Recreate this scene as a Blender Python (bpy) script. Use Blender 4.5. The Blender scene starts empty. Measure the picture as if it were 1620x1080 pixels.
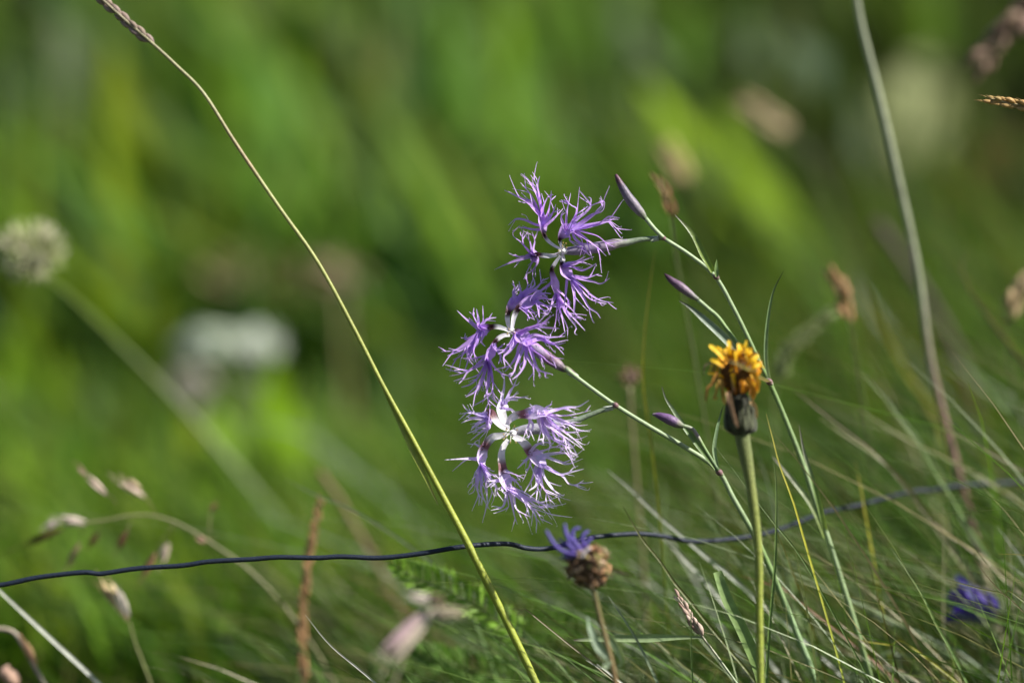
import bpy, math, random
import numpy as np
from mathutils import Vector, Matrix

random.seed(11); rng = np.random.default_rng(11)
S = bpy.context.scene
COL = S.collection

# ------------------------------------------------------------------ camera
CAM = Vector((0, 0, 0.34)); PITCH = math.radians(8.0)
LENS = 100.0; FOCUS = 1.05
cd = bpy.data.cameras.new('camera'); cam = bpy.data.objects.new('camera', cd); COL.objects.link(cam)
cam.location = CAM; cam.rotation_euler = (math.radians(90) - PITCH, 0, 0)
cd.lens = LENS; cd.sensor_width = 36; cd.sensor_fit = 'HORIZONTAL'
cd.clip_start = 0.02; cd.clip_end = 500
cd.dof.use_dof = True; cd.dof.focus_distance = FOCUS; cd.dof.aperture_fstop = 2.45; cd.dof.aperture_blades = 0
S.camera = cam

# ------------------------------------------------------------------ world + sun
SUN_DIR = Vector((0.74, -0.16, 0.68)).normalized()          # towards the sun
el = math.asin(SUN_DIR.z); az = math.atan2(SUN_DIR.x, SUN_DIR.y)
w = bpy.data.worlds.new('World'); S.world = w; w.use_nodes = True
nt = w.node_tree; nt.nodes.clear()
sky = nt.nodes.new('ShaderNodeTexSky'); sky.sky_type = 'NISHITA'; sky.sun_disc = False
sky.sun_elevation = el; sky.sun_rotation = az
bg = nt.nodes.new('ShaderNodeBackground'); bg.inputs[1].default_value = 0.05
wo = nt.nodes.new('ShaderNodeOutputWorld')
nt.links.new(sky.outputs[0], bg.inputs[0]); nt.links.new(bg.outputs[0], wo.inputs[0])
sl = bpy.data.lights.new('sun', 'SUN'); sl.energy = 5.0; sl.angle = math.radians(0.55); sl.color = (1.0, 0.95, 0.86)
so = bpy.data.objects.new('sun', sl); COL.objects.link(so); so.location = (3, -1, 4)
so.rotation_euler = SUN_DIR.to_track_quat('Z', 'Y').to_euler()

vs = S.view_settings; vs.view_transform = 'Standard'; vs.look = 'None'; vs.exposure = 1.02; vs.gamma = 1; vs.use_curve_mapping = False
S.render.engine = 'CYCLES'
S.cycles.use_denoising = True
try: S.cycles.denoiser = 'OPENIMAGEDENOISE'
except Exception: pass
S.cycles.max_bounces = 6; S.cycles.transmission_bounces = 4; S.cycles.caustics_reflective = False; S.cycles.caustics_refractive = False
S.cycles.sample_clamp_indirect = 4

# ------------------------------------------------------------------ helpers
FWD = Vector((0, math.cos(PITCH), -math.sin(PITCH))); UP = Vector((0, math.sin(PITCH), math.cos(PITCH))); RT = Vector((1, 0, 0))
K = 36.0 / LENS / 1620.0
def P(px, py, d):
    """a place in the meadow: the point seen at (px, py) that stands d metres away"""
    return CAM + FWD * d + RT * ((px - 810) * K * d) + UP * ((540 - py) * K * d)
def crop(ox, oy, s):
    return lambda x, y: (ox + x / s, oy + y / s)

def smoothstep(a, b, x):
    t = np.clip((x - a) / (b - a), 0, 1); return t * t * (3 - 2 * t)
def ground_z(x, y):
    x = np.asarray(x, float); y = np.asarray(y, float)
    z = 0.012 * np.sin(3.1 * x + 1.3) * np.cos(2.3 * y) + 0.02 * x * smoothstep(0.6, 1.6, y) * np.clip(1 - np.abs(x) / 30, 0, 1)
    z = z + 0.30 * np.clip(y - 2.3, 0, None) * smoothstep(2.2, 3.4, y) * np.clip(1 - (y - 2.3) / 260, 0.3, 1)
    z = z + 0.05 * np.sin(0.9 * x) * np.sin(0.7 * y) * smoothstep(3, 6, y)
    return z
def gz(x, y): return float(ground_z(x, y))

def cr(pts, n):
    """smooth curve through pts, n points per span"""
    P_ = [Vector(p) for p in pts]
    if len(P_) < 3:
        return [P_[0].lerp(P_[1], i / n) for i in range(n + 1)]
    Q = [P_[0] * 2 - P_[1]] + P_ + [P_[-1] * 2 - P_[-2]]
    out = []
    for i in range(1, len(Q) - 2):
        a, b, c, d = Q[i - 1], Q[i], Q[i + 1], Q[i + 2]
        for j in range(n):
            t = j / n
            out.append(0.5 * (2 * b + (c - a) * t + (2 * a - 5 * b + 4 * c - d) * t * t + (3 * b - a - 3 * c + d) * t ** 3))
    out.append(P_[-1]); return out
def lin(prof, t):
    """piecewise linear profile [(t, value), ...]; value number or colour"""
    if t <= prof[0][0]: return prof[0][1]
    for (a, va), (b, vb) in zip(prof, prof[1:]):
        if t <= b:
            f = (t - a) / max(b - a, 1e-9)
            if isinstance(va, (tuple, list)): return tuple(x + (y - x) * f for x, y in zip(va, vb))
            return va + (vb - va) * f
    return prof[-1][1]
def prof(v): return v if isinstance(v, list) else [(0, v), (1, v)]
def params(path):
    L = [0.0]
    for a, b in zip(path, path[1:]): L.append(L[-1] + (b - a).length)
    t = L[-1] or 1
    return [x / t for x in L], t

def glumes(mb, A, B, r, c, n=4):
    u = (B - A); s1 = u.cross(FWD).normalized(); L = u.length
    for i in range(n):
        f = (i + .5) / n - .5; g = random.uniform(.75, 1.2); cc = tuple(min(.9, x * g) for x in c)
        a = A + s1 * f * r * .5; b = B + s1 * f * r * 1.7 - u * random.uniform(0, .28) + FWD * random.uniform(-.6, .6) * r
        mb.lens(a, b, r * .42, [(0, tuple(x * .6 for x in cc)), (.35, cc), (1, tuple(min(.95, x * 1.15) for x in cc))], 6, 6, .7, bend=s1 * f * r * 1.0)
        mb.tube([b, b + (b - a).normalized() * L * random.uniform(.1, .25)], [(0, r * .07), (1, r * .02)], cc, 4)
class MB:
    def __init__(s): s.v = []; s.f = []; s.c = []
    def tube(s, path, rad, col, n=8, flat=1.0, flatdir=None, jit=0.0):
        rad = prof(rad); col = prof(col); ts, _ = params(path); b0 = len(s.v)
        ref = Vector(flatdir) if flatdir is not None else Vector((0.3, -0.9, 0.25))
        for i, p in enumerate(path):
            t = (path[min(i + 1, len(path) - 1)] - path[max(i - 1, 0)])
            if t.length < 1e-9: t = Vector((0, 0, 1))
            t.normalize(); a = t.cross(ref)
            if a.length < 1e-4: a = t.orthogonal()
            a.normalize(); b = a.cross(t).normalized()
            r = lin(rad, ts[i]); c = lin(col, ts[i])
            for k in range(n):
                th = 2 * math.pi * k / n
                rr = r * (1 + random.uniform(-jit, jit))
                s.v.append(p + a * (math.cos(th) * rr) + b * (math.sin(th) * rr * flat)); s.c.append(c)
        m = len(path)
        for i in range(m - 1):
            for k in range(n):
                q = b0 + i * n
                s.f.append((q + k, q + (k + 1) % n, q + n + (k + 1) % n, q + n + k))
        s.f.append(tuple(b0 + k for k in range(n))[::-1]); s.f.append(tuple(b0 + (m - 1) * n + k for k in range(n)))
        return s
    def ribbon(s, path, wid, col, face=None, twist=0.0, fold=0.25, tw0=0.0, edge=None):
        wid = prof(wid); col = prof(col); ts, _ = params(path); b0 = len(s.v)
        face = Vector(face) if face is not None else -FWD
        for i, p in enumerate(path):
            t = (path[min(i + 1, len(path) - 1)] - path[max(i - 1, 0)])
            if t.length < 1e-9: t = Vector((0, 0, 1))
            t.normalize(); a = t.cross(face)
            if a.length < 1e-3: a = t.orthogonal()
            a.normalize(); a = Matrix.Rotation(tw0 + twist * ts[i], 3, t) @ a
            nn = a.cross(t).normalized()
            wv = lin(wid, ts[i]) * 0.5; c = lin(col, ts[i])
            ce = c if edge is None else tuple(x * e for x, e in zip(c, edge))
            s.v += [p - a * wv + nn * wv * fold, p - nn * wv * fold * 0.5, p + a * wv + nn * wv * fold]; s.c += [ce, c, ce]
        for i in range(len(path) - 1):
            q = b0 + 3 * i
            s.f += [(q, q + 1, q + 4, q + 3), (q + 1, q + 2, q + 5, q + 4)]
        return s
    def lens(s, a, b, r, col, n=7, rings=6, flat=0.7, bend=None, sharp=1.0, flatdir=None):
        a = Vector(a); b = Vector(b); mid = (a + b) / 2 + (Vector(bend) if bend is not None else Vector((0, 0, 0)))
        path = []; 
        for i in range(rings + 1):
            t = i / rings; path.append(a * (1 - t) ** 2 + mid * 2 * t * (1 - t) + b * t * t)
        rr = [(i / rings, max(0.06, math.sin(math.pi * min(1, (i / rings) ** sharp * 0.93 + 0.05))) * r) for i in range(rings + 1)]
        return s.tube(path, rr, col, n, flat, flatdir=flatdir)
    def build(s, name, mat, parent=None, smooth=True):
        org = Vector((0, 0, 0))
        q = parent
        while q is not None: org = org + Vector(q.location); q = q.parent
        me = bpy.data.meshes.new(name)
        me.from_pydata([tuple(v - org) for v in s.v], [], s.f)
        at = me.color_attributes.new('Col', 'FLOAT_COLOR', 'POINT')
        arr = np.ones((len(s.v), 4), np.float32); arr[:, :3] = np.array([c[:3] for c in s.c], np.float32)
        at.data.foreach_set('color', arr.ravel())
        if smooth: me.polygons.foreach_set('use_smooth', [True] * len(me.polygons))
        me.materials.append(mat); me.update()
        o = bpy.data.objects.new(name, me); COL.objects.link(o); o.parent = parent
        return o

def tag(o, label=None, cat=None, group=None, kind=None):
    if label: o['label'] = label
    if cat: o['category'] = cat
    if group: o['group'] = group
    if kind: o['kind'] = kind
    return o
def thing(name, loc, label, cat, group=None):
    o = bpy.data.objects.new(name, None); COL.objects.link(o); o.location = Vector(loc); o.empty_display_size = 0.01
    return tag(o, label, cat, group)
def single(mb, name, mat, label, cat, group=None):
    """a thing that is one mesh, its origin at its lowest vertex"""
    lo = min(mb.v, key=lambda v: v.z).copy()
    mb.v = [v - lo for v in mb.v]
    o = mb.build(name, mat); o.location = lo
    return tag(o, label, cat, group)

def rooted(path, depth=0.004):
    """continue a stalk from the last point of its path down to the ground"""
    p = path[-1]; u = (path[-1] - path[-2]).normalized(); h = p.z - gz(p.x, p.y)
    if h < 0.004: return path
    st = Vector((u.x, u.y, 0)); dn = max(-u.z, 0.35)
    st = st / dn * h; 
    if st.length > 1.3 * h: st = st.normalized() * 1.3 * h
    e = Vector((p.x + st.x * 0.72, p.y + st.y * 0.72, 0)); e.z = gz(e.x, e.y) - depth
    m = p + st * 0.45; m.z = p.z - h * 0.5
    return path + [m, e]

def px_path(pts, d):
    """pixels + distance(s) -> points; d is a number or (first, last)"""
    n = len(pts)
    if isinstance(d, (int, float)): d = (d, d)
    out = []
    for i, p in enumerate(pts):
        dd = p[2] if len(p) > 2 else d[0] + (d[1] - d[0]) * i / max(n - 1, 1)
        out.append(P(p[0], p[1], dd))
    return out

# ------------------------------------------------------------------ materials
def mk(name, transl=0.0, rough=0.55, spec=0.3, nscale=250.0, namp=0.25, bump=0.0, bscale=600.0, stretch=None, tcol=(1, 1, 1), sheen=0.0):
    m = bpy.data.materials.new(name); m.use_nodes = True; t = m.node_tree; t.nodes.clear(); N = t.nodes.new; L = t.links.new
    out = N('ShaderNodeOutputMaterial'); pb = N('ShaderNodeBsdfPrincipled')
    at = N('ShaderNodeAttribute'); at.attribute_name = 'Col'
    tc = N('ShaderNodeTexCoord'); mp = N('ShaderNodeMapping'); L(tc.outputs['Object'], mp.inputs[0])
    if stretch: mp.inputs['Scale'].default_value = stretch
    no = N('ShaderNodeTexNoise'); no.inputs['Scale'].default_value = nscale; no.inputs['Detail'].default_value = 4; L(mp.outputs[0], no.inputs['Vector'])
    mr = N('ShaderNodeMapRange'); mr.inputs[1].default_value = 0.25; mr.inputs[2].default_value = 0.75
    mr.inputs[3].default_value = 1 - namp; mr.inputs[4].default_value = 1 + namp; L(no.outputs[0], mr.inputs[0])
    mx = N('ShaderNodeVectorMath'); mx.operation = 'MULTIPLY'; L(at.outputs['Color'], mx.inputs[0]); L(mr.outputs[0], mx.inputs[1])
    L(mx.outputs[0], pb.inputs['Base Color']); pb.inputs['Roughness'].default_value = rough
    pb.inputs['Specular IOR Level'].default_value = spec
    if sheen: pb.inputs['Sheen Weight'].default_value = sheen
    if bump:
        bn = N('ShaderNodeTexNoise'); bn.inputs['Scale'].default_value = bscale; bn.inputs['Detail'].default_value = 3; L(mp.outputs[0], bn.inputs['Vector'])
        bu = N('ShaderNodeBump'); bu.inputs['Strength'].default_value = bump; bu.inputs['Distance'].default_value = 0.0006
        L(bn.outputs[0], bu.inputs['Height']); L(bu.outputs[0], pb.inputs['Normal'])
    if transl:
        tr = N('ShaderNodeBsdfTranslucent'); tm = N('ShaderNodeVectorMath'); tm.operation = 'MULTIPLY'; tm.inputs[1].default_value = tcol
        L(mx.outputs[0], tm.inputs[0]); L(tm.outputs[0], tr.inputs['Color'])
        ms = N('ShaderNodeMixShader'); ms.inputs[0].default_value = transl
        L(pb.outputs[0], ms.inputs[1]); L(tr.outputs[0], ms.inputs[2]); L(ms.outputs[0], out.inputs[0])
    else: L(pb.outputs[0], out.inputs[0])
    return m
M_GRASS = mk('meadow_grass_blades', 0.5, 0.6, 0.15, 60, 0.2, tcol=(1.38, 1.48, 0.6))
M_BLADE = mk('grass_leaf', 0.30, 0.42, 0.45, 300, 0.22, 0.25, 900, tcol=(1.35, 1.35, 0.75))
M_STALK = mk('green_stalk', 0.10, 0.45, 0.4, 260, 0.2, 0.3, 900)
M_PINKSTEM = mk('waxy_blue_green_stem', 0.08, 0.5, 0.4, 350, 0.16, 0.2, 1200)
M_PETAL = mk('violet_petal', 0.40, 0.55, 0.3, 500, 0.14, 0.25, 1500, tcol=(1.15, 0.95, 1.2))
M_CALYX = mk('calyx_skin', 0.05, 0.5, 0.35, 700, 0.3, 0.3, 1200)
M_DRY = mk('dry_spikelet', 0.22, 0.6, 0.25, 500, 0.28, 0.4, 900)
M_BROWN = mk('withered_floret', 0.18, 0.65, 0.2, 600, 0.35, 0.5, 900)
M_YELLOW = mk('yellow_floret', 0.35, 0.5, 0.3, 500, 0.2, 0.3, 1200, tcol=(1.2, 1.1, 0.7))
M_BRACT = mk('dark_hairy_bract', 0.05, 0.75, 0.2, 700, 0.4, 0.8, 1600, sheen=0.15)
M_HAIRY = mk('hairy_green_stalk', 0.10, 0.6, 0.25, 900, 0.25, 0.7, 2200, sheen=0.2)
M_HERB = mk('broad_leaf', 0.5, 0.6, 0.18, 40, 0.22, 0.3, 160, tcol=(1.4, 1.48, 0.5))
M_FERN = mk('feathery_leaf', 0.35, 0.5, 0.35, 300, 0.2, 0.3, 700, tcol=(1.4, 1.4, 0.7))
M_BLUE = mk('blue_violet_floret', 0.30, 0.55, 0.3, 500, 0.2, 0.3, 1200)
M_WIRE = mk('dark_coated_wire', 0.0, 0.55, 0.3, 900, 0.3, 0.5, 1400)
M_WHITE = mk('white_floret', 0.30, 0.6, 0.3, 400, 0.12)
M_SOIL = mk('meadow_soil', 0.0, 0.9, 0.1, 14, 0.5, 0.6, 90)

# ------------------------------------------------------------------ ground
def build_ground():
    ys = np.concatenate([np.linspace(-6, 0, 13), np.linspace(0.1, 6, 90), np.geomspace(6.3, 240, 40)])
    xs = np.concatenate([-np.geomspace(150, 3.2, 22), np.linspace(-3, 3, 70), np.geomspace(3.2, 150, 22)])
    X, Y = np.meshgrid(xs, ys); Z = ground_z(X, Y)
    mb = MB(); mb.v = [Vector(p) for p in zip(X.ravel(), Y.ravel(), Z.ravel())]
    nx = len(xs)
    for j in range(len(ys) - 1):
        for i in range(nx - 1): q = j * nx + i; mb.f.append((q, q + 1, q + nx + 1, q + nx))
    mb.c = [(0.055, 0.06, 0.025) if v.y < 5 else (0.07, 0.11, 0.025) for v in mb.v]
    o = mb.build('ground', M_SOIL); tag(o, kind='structure'); return o
build_ground()

# ------------------------------------------------------------------ grass as stuff (numpy)
def blades(name, label, X, Y, H, W, leanx, leany, cols, segs=5, curve=1.8, facing=None, mat=M_GRASS):
    n = len(X); Z0 = ground_z(X, Y) - 0.004
    t = np.linspace(0, 1, segs + 1)[None, :, None]
    base = np.stack([X, Y, Z0], 1)[:, None, :]
    lean = np.stack([leanx, leany, np.zeros(n)], 1)[:, None, :] * H[:, None, None]
    droop = 1 - 0.25 * np.clip(np.hypot(leanx, leany), 0, 1.6)[:, None, None] * t ** 2
    up = np.array([0, 0, 1.0])[None, None, :] * H[:, None, None]
    c = base + up * t * droop + lean * t ** curve
    th = rng.uniform(0, math.pi, n) if facing is None else facing
    side = np.stack([np.cos(th), np.sin(th), np.zeros(n)], 1)[:, None, :]
    tw = rng.normal(0, 0.5, n)[:, None, None] * t
    side2 = np.stack([-np.sin(th), np.cos(th), np.zeros(n)], 1)[:, None, :]
    sd = side * np.cos(tw) + side2 * np.sin(tw)
    wd = W[:, None, None] * 0.5 * np.clip(1 - t ** 2.2, 0.04, 1) * np.clip(0.55 + t * 2, 0, 1)
    V = np.stack([c - sd * wd, c + sd * wd], 2).reshape(-1, 3)
    idx = np.arange(n)[:, None] * (segs + 1) * 2 + np.arange(segs)[None, :] * 2
    F = np.stack([idx, idx + 1, idx + 3, idx + 2], 2).reshape(-1, 4)
    me = bpy.data.meshes.new(name)
    me.vertices.add(len(V)); me.vertices.foreach_set('co', V.astype(np.float32).ravel())
    me.loops.add(F.size); me.loops.foreach_set('vertex_index', F.astype(np.int32).ravel())
    me.polygons.add(len(F)); me.polygons.foreach_set('loop_start', np.arange(0, F.size, 4, dtype=np.int32))
    me.polygons.foreach_set('use_smooth', np.ones(len(F), bool))
    me.update()
    a = me.color_attributes.new('Col', 'FLOAT_COLOR', 'POINT')
    tipmix = t ** 2 * rng.uniform(0, 0.6, n)[:, None, None]
    CC = cols[:, None, :] * (1 - tipmix) + np.array([0.16, 0.14, 0.06])[None, None, :] * tipmix
    CC = np.repeat(CC[:, :, None, :], 2, 2).reshape(-1, 3)
    full = np.ones((len(V), 4), np.float32); full[:, :3] = CC; a.data.foreach_set('color', full.ravel())
    me.materials.append(mat)
    o = bpy.data.objects.new(name, me); COL.objects.link(o)
    tag(o, label, 'grass', kind='stuff'); return o

def pick(pal, n, wts=None):
    pal = np.array(pal); i = rng.choice(len(pal), n, p=wts); c = pal[i]
    return c * rng.uniform(0.75, 1.25, (n, 1))
G1 = (0.075, 0.18, 0.016); G2 = (0.125, 0.25, 0.020); G3 = (0.036, 0.085, 0.010); G4 = (0.17, 0.25, 0.020); G5 = (0.095, 0.185, 0.06); STR = (0.30, 0.25, 0.13); OLV = (0.13, 0.125, 0.035)

SHADE_G = (0.022, 0.042, 0.008)  # shade of the right-hand growth, put into the plant colour
def meadow():
    # low sward under everything, also in front of the lens but below the picture
    n = 9000
    Y = rng.uniform(0.35, 1.75, n); X = rng.uniform(-1.1, 1.1, n)
    H = rng.uniform(0.02, 0.06, n) * np.where(Y < 0.85, 0.9, 1.0)
    blades('short_meadow_grass', 'short green meadow turf under the flowers', X, Y, H, rng.uniform(0.0012, 0.003, n), rng.normal(-0.3, 0.5, n), rng.normal(0, 0.5, n), pick([G1, G3, G2, OLV], n), 3)
    # tangled fine grass on the right, in and just behind the plane of the flowers
    n = 3600
    X = rng.uniform(-0.05, 0.8, n); Y = rng.uniform(1.12, 1.75, n)
    H = rng.uniform(0.06, 0.21, n) * (0.7 + 0.6 * np.clip(X / 0.3, 0, 1.2))
    blades('fine_tangled_grass', 'fine tangled grass leaning to the left below the wire', X, Y, H, rng.uniform(0.0008, 0.0022, n), rng.normal(-0.7, 0.45, n), rng.normal(0.0, 0.4, n), pick([G1, G3, G2, G5, STR, OLV], n, [.26, .46, .05, .14, .02, .07]), 6)
    n = 1700
    X = rng.uniform(-0.06, 0.46, n); Y = rng.uniform(1.03, 1.30, n); H = rng.uniform(0.05, 0.16, n) * (0.75 + 0.8 * np.clip(X / 0.3, 0, 1))
    blades('near_fine_grass', 'sharp fine grass tangled below the wire around the thick stalk', X, Y, H, rng.uniform(0.0006, 0.0015, n), rng.normal(-0.75, 0.6, n), rng.normal(0.0, 0.25, n), pick([G1, G3, (.20, .25, .14), OLV, STR], n, [.34, .28, .18, .12, .08]), 8, curve=1.25, mat=M_BLADE)
    n = 4200
    X = rng.uniform(-0.8, 0.1, n); Y = rng.uniform(1.28, 1.6, n); H = rng.uniform(0.04, 0.11, n)
    blades('low_left_grass', 'blurred low green grass under the oat spikelets', X, Y, H, rng.uniform(0.002, 0.007, n), rng.normal(-0.35, 0.45, n), rng.normal(0, 0.3, n), pick([G1, G2, G3, G4], n), 4)
    n = 650
    X = rng.uniform(0.0, 0.44, n); Y = rng.uniform(1.02, 1.12, n); H = rng.uniform(0.05, 0.14, n) * (0.8 + 0.6 * np.clip(X / 0.3, 0, 1))
    blades('crisp_fine_grass', 'crisp sunlit grass blades crossing low around the thick flower stalk', X, Y, H, rng.uniform(0.0006, 0.0014, n), rng.normal(-0.6, 0.75, n), rng.normal(0.0, 0.15, n), pick([G1, G2, (.24, .30, .17), OLV, (.34, .32, .22)], n, [.36, .2, .2, .12, .12]), 8, curve=1.2, mat=M_BLADE)
    # mid distance
    n = 7500
    X = rng.uniform(-1.2, 1.3, n); Y = rng.uniform(1.45, 2.05, n)
    H = rng.uniform(0.06, 0.2, n) * (0.55 + 0.75 * smoothstep(-0.05, 0.3, X))
    rs = smoothstep(0.02, 0.2, X)[:, None]; MC = pick([G1, G2, G4, G5], n) * (1 - rs) + pick([G3, SHADE_G, G1, OLV], n, [.4, .3, .2, .1]) * rs  # right side blends to greens darkened as painted shade
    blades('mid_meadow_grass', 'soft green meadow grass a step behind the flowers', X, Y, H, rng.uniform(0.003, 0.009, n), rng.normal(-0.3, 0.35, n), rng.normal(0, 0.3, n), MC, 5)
    # tall growth at the back, in bunches
    nb = 420; bx = rng.uniform(-1.7, 1.8, nb); by = rng.uniform(2.3, 4.6, nb)
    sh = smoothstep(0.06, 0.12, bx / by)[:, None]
    bc = pick([G1, G2, G3, G4, G5, OLV], nb, [.26, .24, .14, .16, .14, .06]) * (1 - sh) + pick([G3, SHADE_G, G1, (0.06, 0.045, 0.03)], nb, [.35, .4, .15, .1]) * sh  # bunches darken to the right, shade painted into their colour
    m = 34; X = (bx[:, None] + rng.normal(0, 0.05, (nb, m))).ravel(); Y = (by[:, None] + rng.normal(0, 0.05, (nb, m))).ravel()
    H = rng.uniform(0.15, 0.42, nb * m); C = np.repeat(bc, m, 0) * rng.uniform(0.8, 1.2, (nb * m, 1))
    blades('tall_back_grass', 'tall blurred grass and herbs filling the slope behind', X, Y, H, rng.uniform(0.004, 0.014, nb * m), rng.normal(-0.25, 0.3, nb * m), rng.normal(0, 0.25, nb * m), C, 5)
    nb = 300; bx = rng.uniform(-1.5, 1.6, nb); by = rng.uniform(2.15, 3.4, nb)
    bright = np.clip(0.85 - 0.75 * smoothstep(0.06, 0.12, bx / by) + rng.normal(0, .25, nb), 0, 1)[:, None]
    bc = pick([G3, (0.03, 0.055, 0.008)], nb) * (1 - bright) + pick([G2, G4, G1, G5], nb) * bright  # dim greens to the right stand in for shade
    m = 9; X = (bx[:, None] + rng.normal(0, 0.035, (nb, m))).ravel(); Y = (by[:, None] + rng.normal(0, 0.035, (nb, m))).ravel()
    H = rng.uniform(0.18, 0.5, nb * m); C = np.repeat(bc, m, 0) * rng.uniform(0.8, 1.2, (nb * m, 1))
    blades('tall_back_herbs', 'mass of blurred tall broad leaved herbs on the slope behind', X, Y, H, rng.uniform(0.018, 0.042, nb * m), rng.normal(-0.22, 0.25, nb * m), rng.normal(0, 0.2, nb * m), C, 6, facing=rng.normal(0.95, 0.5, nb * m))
    n = 2600
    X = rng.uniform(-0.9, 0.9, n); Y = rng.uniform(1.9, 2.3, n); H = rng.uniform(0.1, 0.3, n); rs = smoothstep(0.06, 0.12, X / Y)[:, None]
    blades('leafy_back_growth', 'soft leafy green growth below the tall herbs', X, Y, H, rng.uniform(0.008, 0.022, n), rng.normal(-0.25, 0.35, n), rng.normal(0, 0.25, n), pick([G1, G2, G4, G5], n) * (1 - rs) + pick([G3, SHADE_G, G1], n, [.45, .4, .15]) * rs, 5, facing=rng.normal(0.95, 0.6, n))  # same painted shade on the right side
    n = 5000
    X = rng.uniform(-5, 5, n); Y = rng.uniform(3.2, 9, n); H = rng.uniform(0.12, 0.35, n)
    blades('hillside_grass', 'grass on the rising slope far behind', X, Y, H, rng.uniform(0.008, 0.02, n), rng.normal(-0.2, 0.4, n), rng.normal(0, 0.3, n), pick([G1, G2, G3, G4], n), 4)
meadow()

# ------------------------------------------------------------------ broad leaved herbs behind (blurred)
LG = {'vivid': (0.20, 0.32, 0.008), 'bright': (0.17, 0.30, 0.010), 'yellow': (0.21, 0.27, 0.010), 'mid': (0.11, 0.23, 0.03), 'dark': (0.018, 0.035, 0.006), 'blue': (0.085, 0.125, 0.075),  # the dark entry puts the shade of gaps between plants into leaf colour
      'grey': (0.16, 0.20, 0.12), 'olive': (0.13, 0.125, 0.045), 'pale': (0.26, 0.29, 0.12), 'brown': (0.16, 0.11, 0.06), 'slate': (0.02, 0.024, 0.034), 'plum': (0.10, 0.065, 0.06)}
def herb(label, d, leaves, group=None):
    d = d + (.06 if d > 1.84 else -.08)
    """leaves: (base px, tip px, width px, colour)"""
    cx = sum(l[0][0] for l in leaves) / len(leaves); by = max(l[0][1] for l in leaves)
    b0 = P(cx, by, d); base = Vector((b0.x, b0.y, gz(b0.x, b0.y) - 0.01))
    t = thing('broad_leaved_herb', base, label, 'herb', group)
    top = P(cx, min(l[0][1] for l in leaves), d)
    mb = MB(); mb.tube(cr([base, base.lerp(top, 0.5) + Vector((0.01, 0, 0)), top], 6), [(0, 0.006), (1, 0.003)], (0.09, 0.13, 0.04), 7); mb.build('stem', M_HERB, t)
    for (bx, by_), (tx, ty), wd, ck in leaves:
        dd = d + random.uniform(-0.08, 0.08)
        a = P(bx, by_, d); c = P(tx, ty, dd); stem_pt = base.lerp(top, min(1, max(0.1, (a.z - base.z) / max(top.z - base.z, 1e-3))))
        mid = a.lerp(c, 0.5) + Vector((random.uniform(-.01, .01), random.uniform(-.03, .03), 0.01))
        path = cr([stem_pt, a, mid, c], 6)
        ww = wd * K * d
        mb = MB(); mb.ribbon(path, [(0, 0.004), (0.2, 0.006), (0.4, ww * 0.8), (0.62, ww), (0.85, ww * 0.65), (1, 0.002)], LG[ck], face=Vector((random.uniform(-.8, -.1), -1, random.uniform(-.3, .3))) if ck in ('dark', 'slate', 'plum') else Vector((random.uniform(.5, 1.3), -.75, random.uniform(.2, .9))), fold=0.2, twist=random.uniform(-.3, .3))
        mb.build('leaf', M_HERB, t)
    return t
herb('tall yellow green herb with long upright leaves behind the cream clover head', 1.95, [((205, 640), (180, 60), 80, 'yellow'), ((225, 650), (225, 200), 90, 'yellow'), ((250, 700), (270, 420), 70, 'yellow'), ((180, 800), (150, 520), 70, 'bright'), ((230, 900), (300, 640), 80, 'bright')])
herb('bright green upright herb behind the tall bent grass stalk', 2.05, [((470, 520), (420, 100), 75, 'mid'), ((500, 560), (470, 250), 90, 'mid'), ((540, 500), (520, 330), 60, 'bright'), ((560, 650), (590, 420), 80, 'bright'), ((520, 800), (480, 620), 80, 'mid')])
herb('olive stemmed herb with narrow leaves high above the bent grass stalk', 2.2, [((590, 420), (540, 10), 50, 'olive'), ((600, 350), (640, -20), 60, 'olive'), ((560, 300), (510, 40), 40, 'brown')])
herb('soft green herb filling the space above the fringed flowers', 2.1, [((800, 620), (690, 60), 110, 'mid'), ((780, 560), (760, 200), 110, 'bright'), ((850, 520), (830, 60), 100, 'mid'), ((880, 600), (900, 250), 70, 'mid'), ((700, 650), (640, 330), 80, 'mid')])
herb('vivid green plant with broad slanting leaves behind the violet buds', 1.88, [((1260, 480), (1010, 120), 135, 'vivid'), ((1250, 540), (1130, 170), 120, 'vivid'), ((1190, 560), (1110, 360), 100, 'vivid'), ((1300, 560), (1170, 240), 110, 'vivid'), ((1290, 520), (1230, 380), 90, 'mid'), ((1080, 640), (1010, 470), 80, 'mid')])
herb('dark green herb coloured as shade at the back between soft green and vivid green plants', 2.0, [((1000, 560), (960, 210), 130, 'dark'), ((1020, 520), (1040, 290), 110, 'dark'), ((960, 620), (930, 400), 70, 'dark'), ((1330, 460), (1310, 120), 70, 'dark'), ((1300, 420), (1330, 20), 60, 'dark')])
herb('pale green broad leaf plant behind the long grey grass stem', 2.0, [((1440, 330), (1480, 80), 130, 'pale'), ((1420, 380), (1350, 140), 100, 'olive'), ((1500, 380), (1620, 210), 90, 'plum'), ((1470, 400), (1560, 250), 60, 'plum'), ((1390, 300), (1240, 60), 110, 'blue')])
herb('dark herb coloured as shade behind the brown seed spike', 2.1, [((1560, 460), (1600, 150), 150, 'dark'), ((1660, 500), (1640, 60), 150, 'dark'), ((1460, 600), (1470, 330), 130, 'dark'), ((1300, 620), (1310, 430), 100, 'dark'), ((1600, 500), (1650, 260), 90, 'dark'), ((1530, 520), (1500, 330), 90, 'dark'), ((1430, 560), (1390, 360), 90, 'dark')])
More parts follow.
